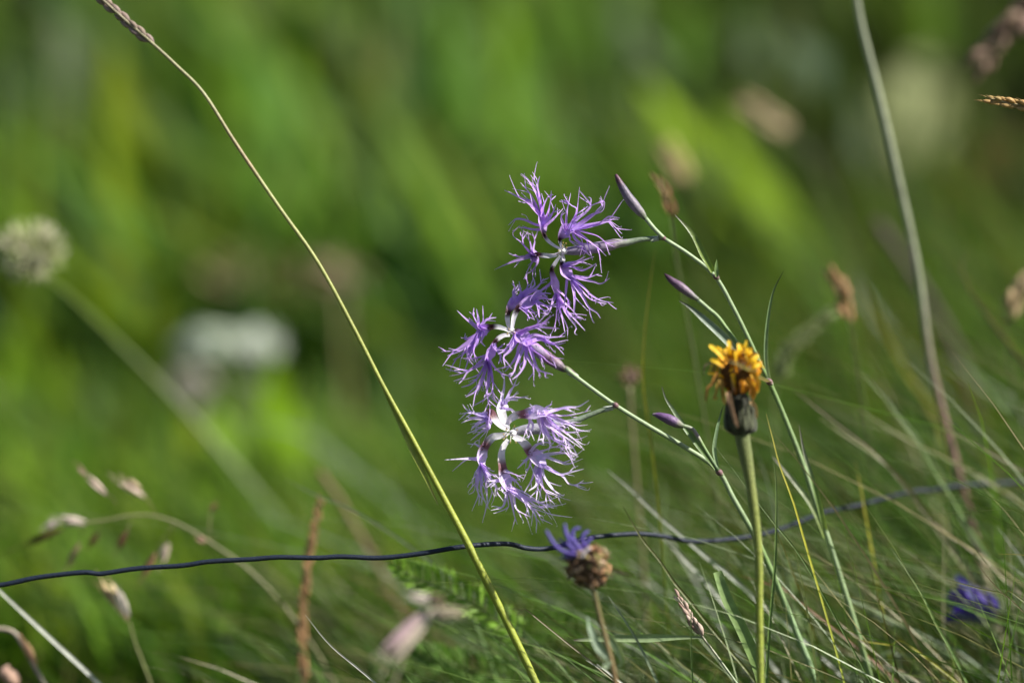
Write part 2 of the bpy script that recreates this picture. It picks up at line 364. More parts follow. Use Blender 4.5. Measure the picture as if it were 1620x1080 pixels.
herb('herb with leaves coloured as shade behind the cream clover head', 2.05, [((60, 440), (30, 190), 150, 'dark'), ((130, 440), (130, 190), 120, 'dark'), ((90, 430), (70, 220), 120, 'dark'), ((300, 480), (310, 230), 60, 'dark'), ((90, 760), (130, 580), 70, 'dark')])
herb('blue green herb with wide leaves at the back beside dark leaves', 2.1, [((30, 300), (20, 60), 110, 'blue'), ((110, 250), (90, 10), 80, 'grey'), ((170, 560), (170, 380), 80, 'blue'), ((20, 720), (10, 560), 70, 'grey')])
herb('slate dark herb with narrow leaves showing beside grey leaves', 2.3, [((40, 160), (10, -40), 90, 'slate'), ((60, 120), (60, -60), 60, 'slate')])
herb('light green herb low behind the wire', 1.85, [((640, 860), (590, 640), 70, 'mid'), ((700, 880), (690, 700), 70, 'dark'), ((760, 900), (740, 760), 60, 'mid'), ((300, 900), (330, 720), 80, 'bright'), ((380, 980), (390, 840), 80, 'mid'), ((110, 1000), (80, 820), 90, 'bright')])
herb('grey green leafy herb above the vivid leaves', 2.2, [((1040, 260), (990, 20), 90, 'grey'), ((1110, 240), (1090, -20), 90, 'mid'), ((1150, 260), (1190, 20), 90, 'blue')])

herb('green herb with long leaves filling the gap behind the bent stalk', 1.95, [((560, 620), (500, 250), 90, 'mid'), ((600, 640), (570, 300), 90, 'bright'), ((640, 660), (650, 300), 90, 'mid'), ((690, 680), (720, 380), 100, 'mid'), ((620, 700), (600, 480), 90, 'bright'), ((720, 760), (760, 560), 90, 'mid')])
herb('vivid green low herb behind the oat grass spikelets', 1.68, [((60, 1000), (20, 700), 100, 'bright'), ((130, 1000), (110, 720), 70, 'mid'), ((200, 980), (230, 700), 100, 'bright'), ((260, 1040), (330, 780), 90, 'yellow'), ((80, 1060), (60, 900), 100, 'bright'), ((180, 1080), (260, 960), 90, 'bright')])
herb('vivid green low herb between rust spike and white flowers', 1.70, [((420, 960), (350, 640), 110, 'bright'), ((470, 960), (470, 640), 90, 'bright'), ((400, 1040), (380, 900), 90, 'mid'), ((330, 900), (290, 640), 80, 'yellow'), ((540, 980), (560, 700), 90, 'mid'), ((450, 820), (430, 560), 80, 'bright')])
herb('mid green herb low behind the lower fringed flower', 1.75, [((860, 980), (800, 640), 100, 'mid'), ((900, 980), (900, 700), 90, 'bright'), ((950, 1000), (1000, 760), 80, 'mid'), ((820, 1040), (760, 820), 90, 'mid'), ((880, 1060), (880, 880), 80, 'bright')])
herb('mid green herb behind the yellow flower and lower bud', 1.8, [((1120, 900), (1060, 560), 100, 'mid'), ((1160, 900), (1150, 600), 90, 'bright'), ((1210, 900), (1270, 620), 90, 'mid'), ((1140, 980), (1080, 760), 80, 'mid'), ((1330, 900), (1370, 620), 70, 'bright')])
herb('long leaved green herb high behind the bent stalk', 2.1, [((380, 480), (340, 120), 80, 'mid'), ((420, 500), (400, 20), 80, 'mid'), ((330, 520), (300, 330), 70, 'mid'), ((470, 420), (480, -20), 90, 'bright'), ((380, 420), (270, 20), 80, 'bright')])
herb('broad leaved green herb high behind the fringed flowers', 2.15, [((900, 420), (860, 0), 110, 'mid'), ((940, 420), (960, 30), 80, 'mid'), ((740, 420), (700, -20), 110, 'mid'), ((800, 380), (790, -10), 90, 'bright'), ((1000, 420), (1040, 120), 70, 'mid')])
herb('tall bright herb with wide upright leaves behind the clover stalk', 1.85, [((120, 880), (110, 470), 110, 'bright'), ((60, 860), (30, 500), 100, 'bright'), ((210, 860), (250, 470), 100, 'yellow'), ((280, 840), (330, 560), 90, 'bright'), ((170, 760), (160, 560), 80, 'dark'), ((20, 700), (-20, 540), 80, 'grey')])
herb('tall bright herb with wide upright leaves right of the white flowers', 1.9, [((520, 840), (480, 480), 110, 'bright'), ((570, 820), (590, 470), 100, 'bright'), ((640, 860), (660, 560), 100, 'mid'), ((460, 860), (450, 590), 90, 'mid'), ((700, 840), (730, 580), 90, 'bright')])
herb('low herb with two pale rounded leaves under the wire beside the rust spike', 1.5, [((350, 1040), (362, 905), 46, 'pale'), ((410, 1060), (420, 925), 46, 'pale'), ((250, 1060), (215, 900), 60, 'bright'), ((130, 1080), (100, 930), 70, 'bright'), ((300, 1090), (280, 980), 60, 'bright'), ((40, 1080), (20, 960), 60, 'mid')])
# ------------------------------------------------------------------ the coated wire
WPX = [(-900, 985), (-500, 960), (-220, 950), (-90, 934), (0, 925), (60, 913), (130, 905), (160, 907), (215, 899), (290, 894), (330, 888), (400, 884), (440, 881), (500, 882), (540, 880), (600, 882), (660, 876), (720, 866), (765, 861), (805, 860), (830, 866), (852, 868), (880, 865), (920, 853), (960, 847), (1010, 844), (1050, 848), (1085, 855), (1130, 855), (1200, 846), (1250, 831), (1300, 811), (1340, 803), (1370, 796), (1440, 778), (1475, 775), (1520, 768), (1620, 762), (1800, 752), (2200, 742), (2700, 738)]
def wire_d(px): return 1.0462 + (px - 745) * 0.000122 if px > 745 else 1.0462 + (px - 745) * 0.000012
def build_wire():
    path = cr([P(x, y, wire_d(x)) for x, y in WPX], 6)
    t = thing('fence_wire', (path[0].x, path[0].y, gz(path[0].x, path[0].y)), 'thin dark blue coated wire strung wavily through the meadow grass', 'wire')
    mb = MB(); mb.tube(path, 0.00092, (0.009, 0.015, 0.030), 10, jit=0.03); mb.build('wire_strand', M_WIRE, t)
    for e in (path[0], path[-1]):      # stakes well outside the picture that hold the wire
        g = gz(e.x, e.y); mb = MB(); mb.tube([Vector((e.x, e.y, g - .05)), Vector((e.x, e.y, g + .15)), Vector((e.x, e.y, e.z + .12)), Vector((e.x, e.y, e.z + .125))], [(0, .012), (.98, .011), (1, .008)], (0.18, 0.13, 0.08), 9, jit=.04)
        mb.build('stake', M_DRY, t)
build_wire()

# ------------------------------------------------------------------ fringed pinks
WH = (0.86, 0.85, 0.88); BR = (0.055, 0.02, 0.026); V1 = (0.60, 0.39, 0.83); V2 = (0.58, 0.38, 0.82); V3_SUNLIT = (0.77, 0.65, 0.93)
def petal(flower, conv, d0, claw, blade, lobes, col, dz=0.0, brown=BR, wcl=8.0, wbl=20.0, pale=0.0, tilt=None):
    px = K * d0
    mb = MB(); n1 = len(claw); full = claw + blade; N = len(full)
    dep = lambda i: d0 + dz * (i / max(N - 1, 1))
    path = cr([P(*conv(*p), dep(i)) for i, p in enumerate(full)], 5)
    ts, tot = params(path); tb = ts[min((n1 - 1) * 5, len(ts) - 1)]        # where the claw ends
    face = Vector((random.uniform(.3, 1.2), -1, random.uniform(.1, .9))) if tilt is None else Vector(tilt)
    tip = tuple(c + (1 - c) * pale for c in col); wm_ = .42 if col[1] > .4 else .22; glint_c = tuple(c * (1 - wm_) + .9 * wm_ for c in tip)  # thread ends whitened, a highlight painted into the petal
    mb.ribbon(path, [(0, wcl * .6 * px), (tb * .6, wcl * px), (tb, wcl * 1.15 * px), (tb + (1 - tb) * .55, wbl * px), (1, wbl * .45 * px)],
              [(0, WH), (tb * .66, tuple(.9 * x for x in WH)), (tb * .80, tuple(a * .5 + b * .3 for a, b in zip(brown, WH))), (tb * .9, brown), (min(.99, tb * 1.08), brown), (min(.995, tb + (1 - tb) * .35), col), (1, tip)], face=face, fold=.3)
    for _ in range(16):                                                     # dark hairs of the band
        k = min(len(path) - 1, max(1, int(round(tb * (len(path) - 1) + random.uniform(-1.5, 1.5)))))
        p = path[k]; u = Vector((random.uniform(-1, 1), random.uniform(-1, .2), random.uniform(-1, 1))).normalized()
        mb.tube([p, p + u * random.uniform(3, 7.0) * px], [(0, .55 * px), (1, .15 * px)], brown, 4)
    anchors = path[min((n1 - 1) * 5 + 1, len(path) - 2):]
    for lb in lobes:
        pts = [conv(*p) for p in lb]; m = len(pts)
        amp = random.uniform(-16, 14) * px; 
        w0 = P(*pts[0], d0 + dz * .7)
        an = min(anchors, key=lambda a: (a - w0).length + random.uniform(0, 5) * px)
        j = max(0, anchors.index(an) - 2); an = anchors[j]
        wp = [an] + [P(*p, d0 + dz * (0.7 + 0.5 * i / m) + amp * ((i + 1) / m) ** 1.5) for i, p in enumerate(pts)]
        if (wp[1] - wp[0]).length < 2 * px: wp.pop(1)
        if len(wp) < 2: continue
        path2 = cr(wp, 6); tt, L = params(path2)
        wb = random.uniform(5.5, 9.0); wm = random.uniform(2.4, 3.5)
        fl = face + Vector((random.uniform(-.4, 1.0), 0, random.uniform(-.4, 1.0)))
        lc = tuple(c * random.uniform(.9, 1.1) for c in col)
        mb.ribbon(path2, [(0, wb * px), (.35, (wb * .5 + wm * .6) * px), (.65, wm * px), (.92, 1.7 * px), (1, .8 * px)], [(0, lc), (.5, tip), (1, glint_c)], face=fl, twist=random.uniform(-1.6, 1.6), fold=.45)
        for k in range(random.choice((1, 2, 2, 3))):                        # side threads
            q = random.uniform(.35, .92); i = min(len(path2) - 2, int(q * (len(path2) - 1))); p = path2[i]; u = (path2[i + 1] - path2[i]).normalized()
            sd = u.cross(FWD).normalized() * random.choice((-1, 1)); ln = random.uniform(.16, .42) * L * (1.15 - q * .4)
            ln = min(ln, 28 * px); cu = random.uniform(-.6, 1.2)
            e1 = p + (u * .75 + sd * .5) * ln * .5 + FWD * random.uniform(-.2, .2) * ln
            e2 = p + (u * (1 - cu * .35) + sd * (.75 - cu * .5)) * ln + FWD * random.uniform(-.4, .4) * ln
            e3 = e2 + (u * random.uniform(-.1, .4) + sd * random.uniform(-.5, .5)) * ln * .35
            mb.ribbon(cr([p, e1, e2, e3], 4), [(0, 2.1 * px), (.5, 1.6 * px), (1, .7 * px)], [(0, tip), (1, glint_c)], face=fl, twist=random.uniform(-1, 1), fold=.45)
    return mb.build('petal', M_PETAL, flower)

def calyx(parent, conv, pts, d, widths, cols, name='calyx', n=12, jag=True):
    path = cr([P(*conv(p[0], p[1]), p[2] if len(p) > 2 else d) for p in pts], 5)
    cols = [(t, tuple(x * (.42 if name == 'bud' else .62) for x in c)) for t, c in cols]
    mb = MB(); k = K * d; mb.tube(path, [(t, wv * .5 * k) for t, wv in widths], cols, n)
    if jag:                                                                  # pointed scales round the base
        u = (path[0] - path[-1]).normalized(); r = widths[-2][1] * .5 * k
        for a in range(4):
            th = a * math.pi / 2 + .4; s1 = u.cross(FWD).normalized(); s2 = s1.cross(u)
            b = path[-2] + (s1 * math.cos(th) + s2 * math.sin(th)) * r * .8; e = path[-1] + u * 20 * k + (s1 * math.cos(th) + s2 * math.sin(th)) * r * 1.25
            mb.ribbon([b, b.lerp(e, .5), e], [(0, 7 * k), (.5, 6 * k), (1, .6 * k)], (0.36, 0.40, 0.34), face=(s1 * math.cos(th) + s2 * math.sin(th)), fold=-.2)
    return mb.build(name, M_CALYX, parent)
def stamens(flower, conv, c, d, n, spread, col=(.85, .82, .8), anther=(.45, .33, .12)):
    x, y = conv(*c); k = K * d
    for i in range(n):
        th = random.uniform(0, 2 * math.pi); r = random.uniform(.4, 1) * spread
        a = P(x, y, d); m = P(x + math.cos(th) * r * .5, y + math.sin(th) * r * .5 - 2, d - .004); e = P(x + math.cos(th) * r, y + math.sin(th) * r, d - random.uniform(.003, .008))
        mb = MB(); mb.tube(cr([a, m, e], 4), 0.55 * k, [(0, col), (.85, col), (.9, anther), (1, anther)], 5)
        mb.lens(e - Vector((0, 0, 1.5 * k)), e + Vector((0, 0, 2.5 * k)), 1.1 * k, anther, 5, 3)
        mb.build('stamen', M_WHITE, flower)
def core(t, conv, c, d, r=6.0):
    x, y = conv(*c); mb = MB(); k = K * d
    mb.lens(P(x, y, d - .0015), P(x + 5, y + 1, d + .004), r * k, WH, 9, 6, 1.0); o = mb.build('flower', M_WHITE, t); return o

BGR = (0.26, 0.34, 0.19); BGR2 = (0.16, 0.25, 0.08); NODE = (0.17, 0.09, 0.10)
def stem_tube(mb, pts, d, r, col=BGR, root=False, n=9):
    path = px_path(pts, d)
    if root: path = rooted(path)
    path = cr(path, 6); mb.tube(path, r, col, n); return path
def node(t, px, py, d, r=6):
    k = K * d; mb = MB(); mb.lens(P(px - r * .95, py - r * .75, d), P(px + r * .95, py + r * .75, d), r * .78 * k, [(0, BGR), (.3, NODE), (.7, NODE), (1, BGR)], 9, 8, 1.0); mb.build('node', M_CALYX, t)
def leafp(t, pts, d, wpx, col, name='leaf', face=None, twist=0.4, mat=None, wprof=None, fold=.35):
    path = cr(px_path(pts, d), 6); k = K * (d if isinstance(d, (int, float)) else d[0]) * wpx
    mb = MB(); mb.ribbon(path, wprof and [(a, b * k) for a, b in wprof] or [(0, k * .7), (.3, k), (.7, k * .7), (1, k * .08)], col, face=face, twist=twist, fold=fold)
    return mb.build(name, mat or M_BLADE, t)

def pink_upper():
    d = 1.05
    stem_pts = [(1050, 377), (1092, 404), (1131, 437), (1160, 487), (1186, 540), (1203, 578), (1218, 606), (1242, 662), (1268, 728), (1290, 795), (1310, 852), (1330, 915), (1352, 985), (1376, 1070)]
    path = rooted(px_path(stem_pts, (1.05, 1.085))); base = path[-1]
    t = thing('fringed_pink', (base.x, base.y, base.z), 'blue green flower stalk with one fringed violet flower and two closed buds', 'flower', None)
    mb = MB(); mb.tube(cr(path, 5), [(0, .00075), (.3, .00095), (1, .0013)], [(0, BGR), (.12, BGR), (.25, BGR2), (.5, BGR), (.8, BGR2), (1, BGR2)], 9); mb.build('stem', M_PINKSTEM, t)
    for a in ((1050, 377, 5), (1133, 438, 6), (1217, 604, 7)): node(t, a[0], a[1], 1.05 + (a[0] - 1050) / 300 * .03 * .5, a[2])
    # flower
    c1 = crop(690, 250, 3.6)
    fl = core(t, c1, (718, 526), d - .002)
    L = petal
    L(fl, c1, d - .002, [(708, 520), (670, 500), (632, 470), (612, 436)], [(606, 400), (600, 345), (596, 300)],
      [[(580, 230), (550, 165), (515, 115), (483, 88)], [(588, 220), (578, 160), (590, 104)], [(575, 165), (538, 98)], [(570, 305), (520, 250), (450, 212), (388, 183)], [(545, 250), (500, 238), (410, 190)],
       [(625, 330), (648, 260), (655, 185)], [(640, 345), (668, 300), (682, 262)], [(560, 380), (500, 352), (450, 350), (410, 382)], [(660, 350), (700, 310), (725, 285)], [(560, 410), (510, 400), (470, 395)], [(610, 270), (640, 215), (668, 210)], [(590, 320), (540, 215), (480, 140)]], V1, .004)
    L(fl, c1, d - .002, [(716, 515), (706, 490), (702, 462)], [(722, 430), (752, 410), (790, 405)],
      [[(738, 340), (752, 260), (766, 200)], [(778, 360), (802, 290), (816, 165)], [(800, 300), (770, 270), (728, 238)], [(800, 350), (850, 310), (880, 270), (850, 225), (815, 185)], [(830, 370), (900, 320), (948, 275), (936, 218)], [(870, 330), (945, 300), (958, 250), (928, 245)],
       [(850, 395), (920, 375), (980, 335), (1046, 342)], [(900, 385), (980, 365), (1020, 395), (1058, 432)], [(960, 360), (1000, 350), (1015, 340)], [(850, 425), (920, 445), (970, 485), (1018, 508)], [(835, 450), (890, 490), (930, 520), (968, 558)], [(800, 440), (828, 465), (830, 510), (818, 560)], [(790, 460), (840, 500), (860, 540), (885, 560)], [(760, 450), (760, 470), (800, 500), (830, 480)], [(720, 370), (712, 330), (728, 300)]], V1, -.002, wbl=24)
    L(fl, c1, d + .003, [(706, 540), (660, 556), (606, 556), (578, 552)], [(556, 560), (540, 560)],
      [[(520, 565), (440, 590), (380, 615), (332, 636)], [(525, 530), (480, 480), (440, 445), (438, 402)], [(520, 555), (460, 560), (412, 542)], [(540, 520), (530, 470), (500, 430), (480, 395)], [(550, 520), (560, 470), (545, 420)], [(500, 500), (490, 450), (500, 410)], [(545, 590), (520, 640), (500, 690)], [(575, 590), (545, 640), (510, 660)]], tuple(x * .85 for x in V1), .004)
    L(fl, c1, d + .001, [(718, 545), (722, 575), (716, 605)], [(728, 640), (745, 665), (775, 690)],
      [[(770, 620), (830, 640), (880, 620), (912, 600)], [(790, 600), (840, 580), (900, 560)], [(830, 690), (900, 705), (940, 715), (988, 684)], [(850, 680), (890, 670), (928, 658)], [(830, 730), (880, 780), (940, 812), (1010, 824)], [(860, 790), (920, 820), (970, 830)], [(800, 740), (840, 800), (870, 850), (915, 880), (936, 912)], [(775, 730), (788, 800), (785, 900)], [(740, 720), (735, 790), (725, 850)], [(760, 600), (800, 590), (850, 560)]], V1, -.003, wbl=24)
    L(fl, c1, d + .004, [(708, 555), (680, 590), (655, 635)], [(664, 690), (676, 740), (690, 790)],
      [[(690, 840), (715, 900), (745, 960), (748, 1025)], [(710, 840), (760, 890), (800, 930), (848, 982)], [(685, 860), (680, 930), (660, 990), (636, 1012)], [(720, 820), (770, 860), (820, 925)], [(660, 820), (640, 880), (600, 900)], [(700, 850), (720, 930), (735, 1010)], [(740, 880), (790, 950), (800, 975)], [(640, 720), (590, 760), (560, 800)], [(700, 760), (750, 810), (760, 860)]], V1, .003, pale=.12)
    stamens(fl, c1, (716, 524), d - .003, 7, 13)
    calyx(fl, c1, [(730, 530), (800, 526), (900, 512), (985, 498), (1030, 486), (1085, 482), (1170, 464), (1290, 455)], d + .001,
          [(0, 11), (.12, 15), (.35, 18), (.5, 17), (.57, 13), (.64, 11), (.75, 8.5), (1, 7)], [(0, (.42, .36, .5)), (.3, (.36, .30, .46)), (.5, (.45, .36, .46)), (.58, (.5, .5, .45)), (.7, (.34, .42, .30)), (1, BGR)])
    # buds
    ident = lambda x, y: (x, y)
    def bud(pts, wd, cols, d_):
        b = calyx(t, ident, pts, d_, wd, cols, 'bud', jag=False); return b
    bud([(974, 276), (981, 290), (994, 312), (1008, 330), (1016, 339), (1021, 346)], [(0, 4), (.08, 8), (.3, 13), (.62, 17), (.85, 14), (1, 7)], [(0, (.3, .12, .2)), (.12, (.2, .08, .14)), (.3, (.28, .24, .34)), (.75, (.42, .36, .46)), (.9, (.42, .42, .36)), (1, BGR)], d)
    mb = MB(); stem_tube(mb, [(1021, 345), (1035, 362), (1050, 377)], d, .00085); mb.build('stem', M_PINKSTEM, t)
    bud([(1051, 433), (1062, 443), (1080, 456), (1094, 467), (1106, 475)], [(0, 2), (.15, 9), (.45, 15), (.75, 12), (1, 6)], [(0, (.10, .03, .07)), (.25, (.26, .14, .26)), (.6, (.40, .28, .40)), (.85, (.38, .36, .36)), (1, BGR)], d + .012)
    mb = MB(); stem_tube(mb, [(1104, 474), (1120, 488), (1136, 502), (1155, 528), (1176, 556), (1199, 572)], d + .012, .0008, [(0, BGR), (.4, BGR2), (1, BGR2)]); mb.build('stem', M_PINKSTEM, t)
    leafp(t, [(1128, 430), (1112, 402), (1094, 368), (1068, 340)], d + .004, 11, [(0, (.22, .32, .05)), (.7, (.12, .17, .04)), (1, (.06, .05, .04))])
    leafp(t, [(1134, 438), (1133, 422), (1134, 410)], d, 7, BGR2)
    leafp(t, [(1190, 578), (1156, 543), (1122, 512), (1094, 488), (1075, 476)], d + .015, 15, [(0, (.30, .38, .28)), (.7, (.22, .28, .22)), (1, (.05, .05, .04))], twist=.2)
    leafp(t, [(1218, 604), (1212, 570), (1213, 520), (1222, 465), (1240, 427)], (1.065, 1.05), 7, [(0, BGR), (.6, (.2, .3, .14)), (1, (.05, .07, .03))], twist=.5)
    leafp(t, [(1217, 605, 1.064), (1198, 596, 1.035), (1178, 582, 1.005), (1152, 570, .985)], 1.03, 20, [(0, (.30, .20, .22)), (.2, (.26, .22, .12)), (1, (.24, .21, .11))], twist=.1, face=(0.2, -.6, 1), wprof=[(0, .75), (.3, 1), (.8, .8), (1, .1)])
    leafp(t, [(1310, 858, 1.079), (1300, 815, 1.072), (1286, 760, 1.068), (1272, 715, 1.066), (1264, 672, 1.064)], 1.07, 9, [(0, (.3, .38, .12)), (.5, BGR2), (.85, (.24, .24, .2)), (1, (.2, .17, .13))], twist=.3)
    leafp(t, [(1306, 850, 1.079), (1285, 800, 1.08), (1255, 760, 1.082), (1222, 722, 1.085)], 1.08, 9, [(0, (.22, .3, .06)), (.6, (.30, .35, .2)), (1, (.25, .2, .2))], twist=.3)
pink_upper()

def pink_lower():
    d = 1.05
    stem_pts = [(895, 583), (930, 610), (975, 642), (1030, 676), (1085, 708), (1134, 742), (1160, 788), (1190, 840), (1212, 885), (1236, 940), (1262, 1005), (1290, 1075)]
    path = rooted(px_path(stem_pts, (1.05, 1.075))); base = path[-1]
    t = thing('fringed_pink', base, 'blue green flower stalk with two fringed violet flowers and one small bud', 'flower')
    mb = MB(); mb.tube(cr(path, 5), [(0, .00075), (.3, .00095), (.5, .00115), (1, .0014)], [(0, BGR), (.35, BGR), (.45, BGR2), (.6, (.22, .32, .17)), (1, BGR2)], 9); mb.build('stem', M_PINKSTEM, t)
    for a in ((974, 641, 6), (1138, 747, 7)): node(t, *a[:2], 1.052, a[2])
    c2 = crop(690, 460, 4.5)
    fl = core(t, c2, (535, 290), d, 5)
    L = petal
    L(fl, c2, d, [(528, 290), (480, 268), (432, 256), (392, 258)], [(350, 270), (320, 290), (295, 310)],
      [[(295, 262), (250, 230), (200, 190), (148, 140)], [(300, 250), (300, 200), (288, 128)], [(290, 230), (262, 175), (235, 150)], [(320, 250), (350, 210), (385, 195), (428, 190)], [(265, 330), (200, 385), (130, 425), (38, 432)], [(270, 340), (220, 420), (160, 470), (120, 490)],
       [(285, 350), (265, 430), (290, 480), (312, 540)], [(265, 350), (235, 420), (225, 500), (205, 560)], [(250, 330), (205, 345), (220, 320)], [(290, 350), (240, 450), (245, 520)], [(280, 380), (190, 450), (165, 540), (150, 550)], [(240, 380), (180, 420), (80, 462)], [(330, 320), (320, 360), (350, 395)]], V2, .003)
    L(fl, c2, d - .002, [(525, 315), (480, 316), (445, 335), (418, 362)], [(398, 410), (375, 455), (355, 500)],
      [[(320, 490), (260, 545), (180, 585), (92, 606)], [(340, 530), (290, 620), (240, 665), (178, 686)], [(350, 560), (310, 650), (285, 710), (210, 755)], [(375, 560), (372, 660), (350, 740), (328, 805)], [(390, 560), (405, 650), (400, 740), (440, 800)], [(400, 530), (450, 580), (500, 600), (542, 618)], [(420, 420), (455, 400), (472, 380)],
       [(320, 520), (230, 570), (190, 630), (162, 660)], [(370, 580), (360, 700), (375, 800), (395, 812)], [(410, 400), (440, 430), (460, 470), (445, 520)], [(300, 470), (240, 480), (190, 480)], [(350, 540), (330, 640), (290, 740)], [(385, 570), (400, 700), (340, 780)]], V2, -.004, wbl=20, pale=.06)
    L(fl, c2, d - .004, [(548, 288), (556, 284)], [(590, 312), (630, 350), (665, 385)],
      [[(650, 270), (730, 255), (800, 262), (878, 268)], [(660, 260), (740, 235), (790, 240)], [(690, 315), (780, 330), (850, 330), (918, 324)], [(730, 340), (800, 370), (860, 380), (922, 366)], [(740, 345), (820, 370), (870, 410), (912, 456)], [(720, 385), (790, 440), (840, 475), (908, 484)], [(590, 400), (570, 470), (520, 540), (488, 576)], [(560, 370), (520, 430), (480, 470), (490, 540)], [(545, 350), (490, 420), (440, 450)],
       [(640, 440), (680, 520), (720, 560), (748, 612)], [(635, 460), (625, 530), (590, 590), (542, 630)], [(610, 430), (570, 520), (555, 570), (530, 610)], [(690, 420), (760, 470), (790, 500), (850, 535)], [(690, 500), (690, 560), (688, 608)], [(720, 545), (770, 580), (790, 598)], [(560, 340), (530, 380), (520, 420)]], V2, -.006, wcl=9, wbl=27, tilt=(.35, -1, .35))
    L(fl, c2, d + .002, [(530, 280), (512, 240), (506, 195), (512, 150)], [(530, 110), (560, 75), (610, 45)],
      [[(560, 60), (550, 10), (560, -25), (540, -55)], [(600, 30), (640, -10), (650, -60), (630, -100)], [(640, 20), (700, -10), (740, -50), (765, -90)], [(650, 40), (720, 50), (780, 40)], [(600, 40), (600, -20), (590, -70)], [(640, 5), (700, -40), (690, -100)], [(540, 80), (560, 20), (610, -20)], [(700, 0), (760, 20), (800, 60)]], V2, .006, wbl=18)
    L(fl, c2, d, [(540, 278), (545, 230), (556, 180), (582, 128)], [(620, 105), (670, 80), (720, 60)],
      [[(740, 50), (790, 55), (830, 70)], [(690, 70), (740, 120), (800, 150)], [(650, 110), (690, 150), (720, 200), (760, 230)], [(620, 130), (650, 170), (665, 205)], [(700, 50), (760, 20), (820, 20)], [(640, 130), (680, 170), (700, 210)], [(720, 90), (730, 150), (735, 190)], [(680, 60), (720, 10), (790, -20)], [(740, 90), (800, 110), (860, 90)]], V2, .002, wbl=20)
    stamens(fl, c2, (535, 292), d - .004, 3, 8)
    calyx(fl, c2, [(560, 320), (640, 375), (720, 425), (800, 480), (860, 520), (905, 552), (935, 560), (985, 598), (1010, 618)], d + .003,
          [(0, 12), (.25, 19), (.5, 20), (.68, 17), (.76, 12), (.82, 10), (.9, 9), (1, 6.5)], [(0, (.40, .33, .55)), (.4, (.40, .32, .50)), (.55, (.24, .13, .20)), (.7, (.34, .25, .32)), (.76, (.09, .07, .08)), (.83, (.28, .30, .16)), (.9, (.22, .14, .17)), (1, BGR)])
    # second flower facing the lens, its sunlight put into a paler colour
    c3 = crop(700, 600, 4.32)
    fl = core(t, c3, (470, 365), d - .001, 6)
    BR3 = (.24, .11, .13)
    L(fl, c3, d - .001, [(455, 345), (410, 325), (365, 285), (335, 235)], [(315, 240), (295, 255), (275, 265)],
      [[(250, 245), (200, 225), (165, 205), (138, 170)], [(255, 240), (190, 230), (132, 236)], [(250, 265), (190, 270), (128, 298)], [(290, 275), (235, 300), (195, 345)], [(300, 300), (250, 335), (168, 370)], [(320, 325), (260, 360), (190, 418)], [(300, 340), (250, 410), (245, 440)], [(280, 280), (220, 320), (215, 340)], [(330, 290), (300, 330), (260, 350)]], V3_SUNLIT, .004, BR3, wcl=12, wbl=20)
    L(fl, c3, d + .002, [(445, 340), (425, 290), (405, 240), (398, 205)], [(408, 185), (420, 170), (425, 160)],
      [[(405, 130), (418, 60), (420, -20), (405, -80)], [(440, 120), (475, 60), (512, -20), (520, -60)], [(440, 140), (500, 128), (590, 112)], [(440, 200), (470, 205), (500, 225)], [(430, 150), (480, 120), (545, 125)], [(385, 170), (340, 130), (325, 90)], [(460, 80), (490, 40), (505, 0)]], V3_SUNLIT, .005, tuple(x * .95 for x in WH), wcl=14, wbl=22, pale=.1)
    L(fl, c3, d - .004, [(440, 310), (458, 275), (500, 248), (550, 240)], [(600, 232), (660, 225), (720, 235)],
      [[(620, 215), (618, 190), (596, 168)], [(680, 215), (710, 190), (750, 168)], [(760, 215), (850, 190), (930, 185), (1002, 142)], [(800, 205), (880, 195), (935, 208)], [(760, 255), (850, 290), (920, 315), (995, 310)], [(780, 280), (860, 310), (930, 345), (1008, 356)], [(740, 290), (830, 360), (910, 410), (992, 385)], [(750, 300), (850, 370), (920, 430), (968, 482)], [(720, 300), (800, 380), (880, 450), (925, 525)], [(690, 310), (740, 400), (830, 450), (890, 470)], [(690, 320), (720, 390), (735, 440), (725, 498)],
       [(590, 290), (570, 350), (540, 432)], [(615, 310), (600, 370), (585, 410)], [(660, 290), (700, 370), (790, 430)], [(680, 340), (690, 400), (675, 420)], [(800, 250), (900, 240), (1015, 212)], [(760, 310), (830, 400), (850, 480)], [(740, 320), (780, 420), (860, 470), (900, 530)], [(700, 300), (770, 350), (860, 410), (950, 470)]], V3_SUNLIT, -.006, BR3, wcl=12, wbl=24, tilt=(.5, -1, .5))
    L(fl, c3, d - .002, [(485, 390), (530, 415), (568, 452), (592, 490)], [(630, 520), (660, 560), (690, 600)],
      [[(700, 530), (780, 555), (860, 575), (960, 540)], [(720, 510), (830, 500), (900, 520), (965, 475)], [(730, 610), (800, 650), (880, 632), (966, 610)], [(740, 620), (820, 660), (860, 710), (910, 720), (966, 688)], [(690, 660), (740, 730), (800, 800), (876, 826)], [(670, 670), (700, 760), (760, 790), (785, 805)], [(630, 600), (610, 680), (560, 770)], [(600, 560), (580, 620), (545, 700)], [(660, 660), (650, 740), (640, 830)], [(700, 480), (760, 460), (850, 470)], [(650, 680), (720, 790), (745, 880)], [(640, 640), (640, 720), (590, 760)], [(640, 450), (700, 430), (760, 440)], [(590, 530), (560, 560), (510, 610)], [(680, 640), (740, 740), (830, 800)]], V3_SUNLIT, -.005, BR3, wcl=15, wbl=27, tilt=(.5, -1, .4))
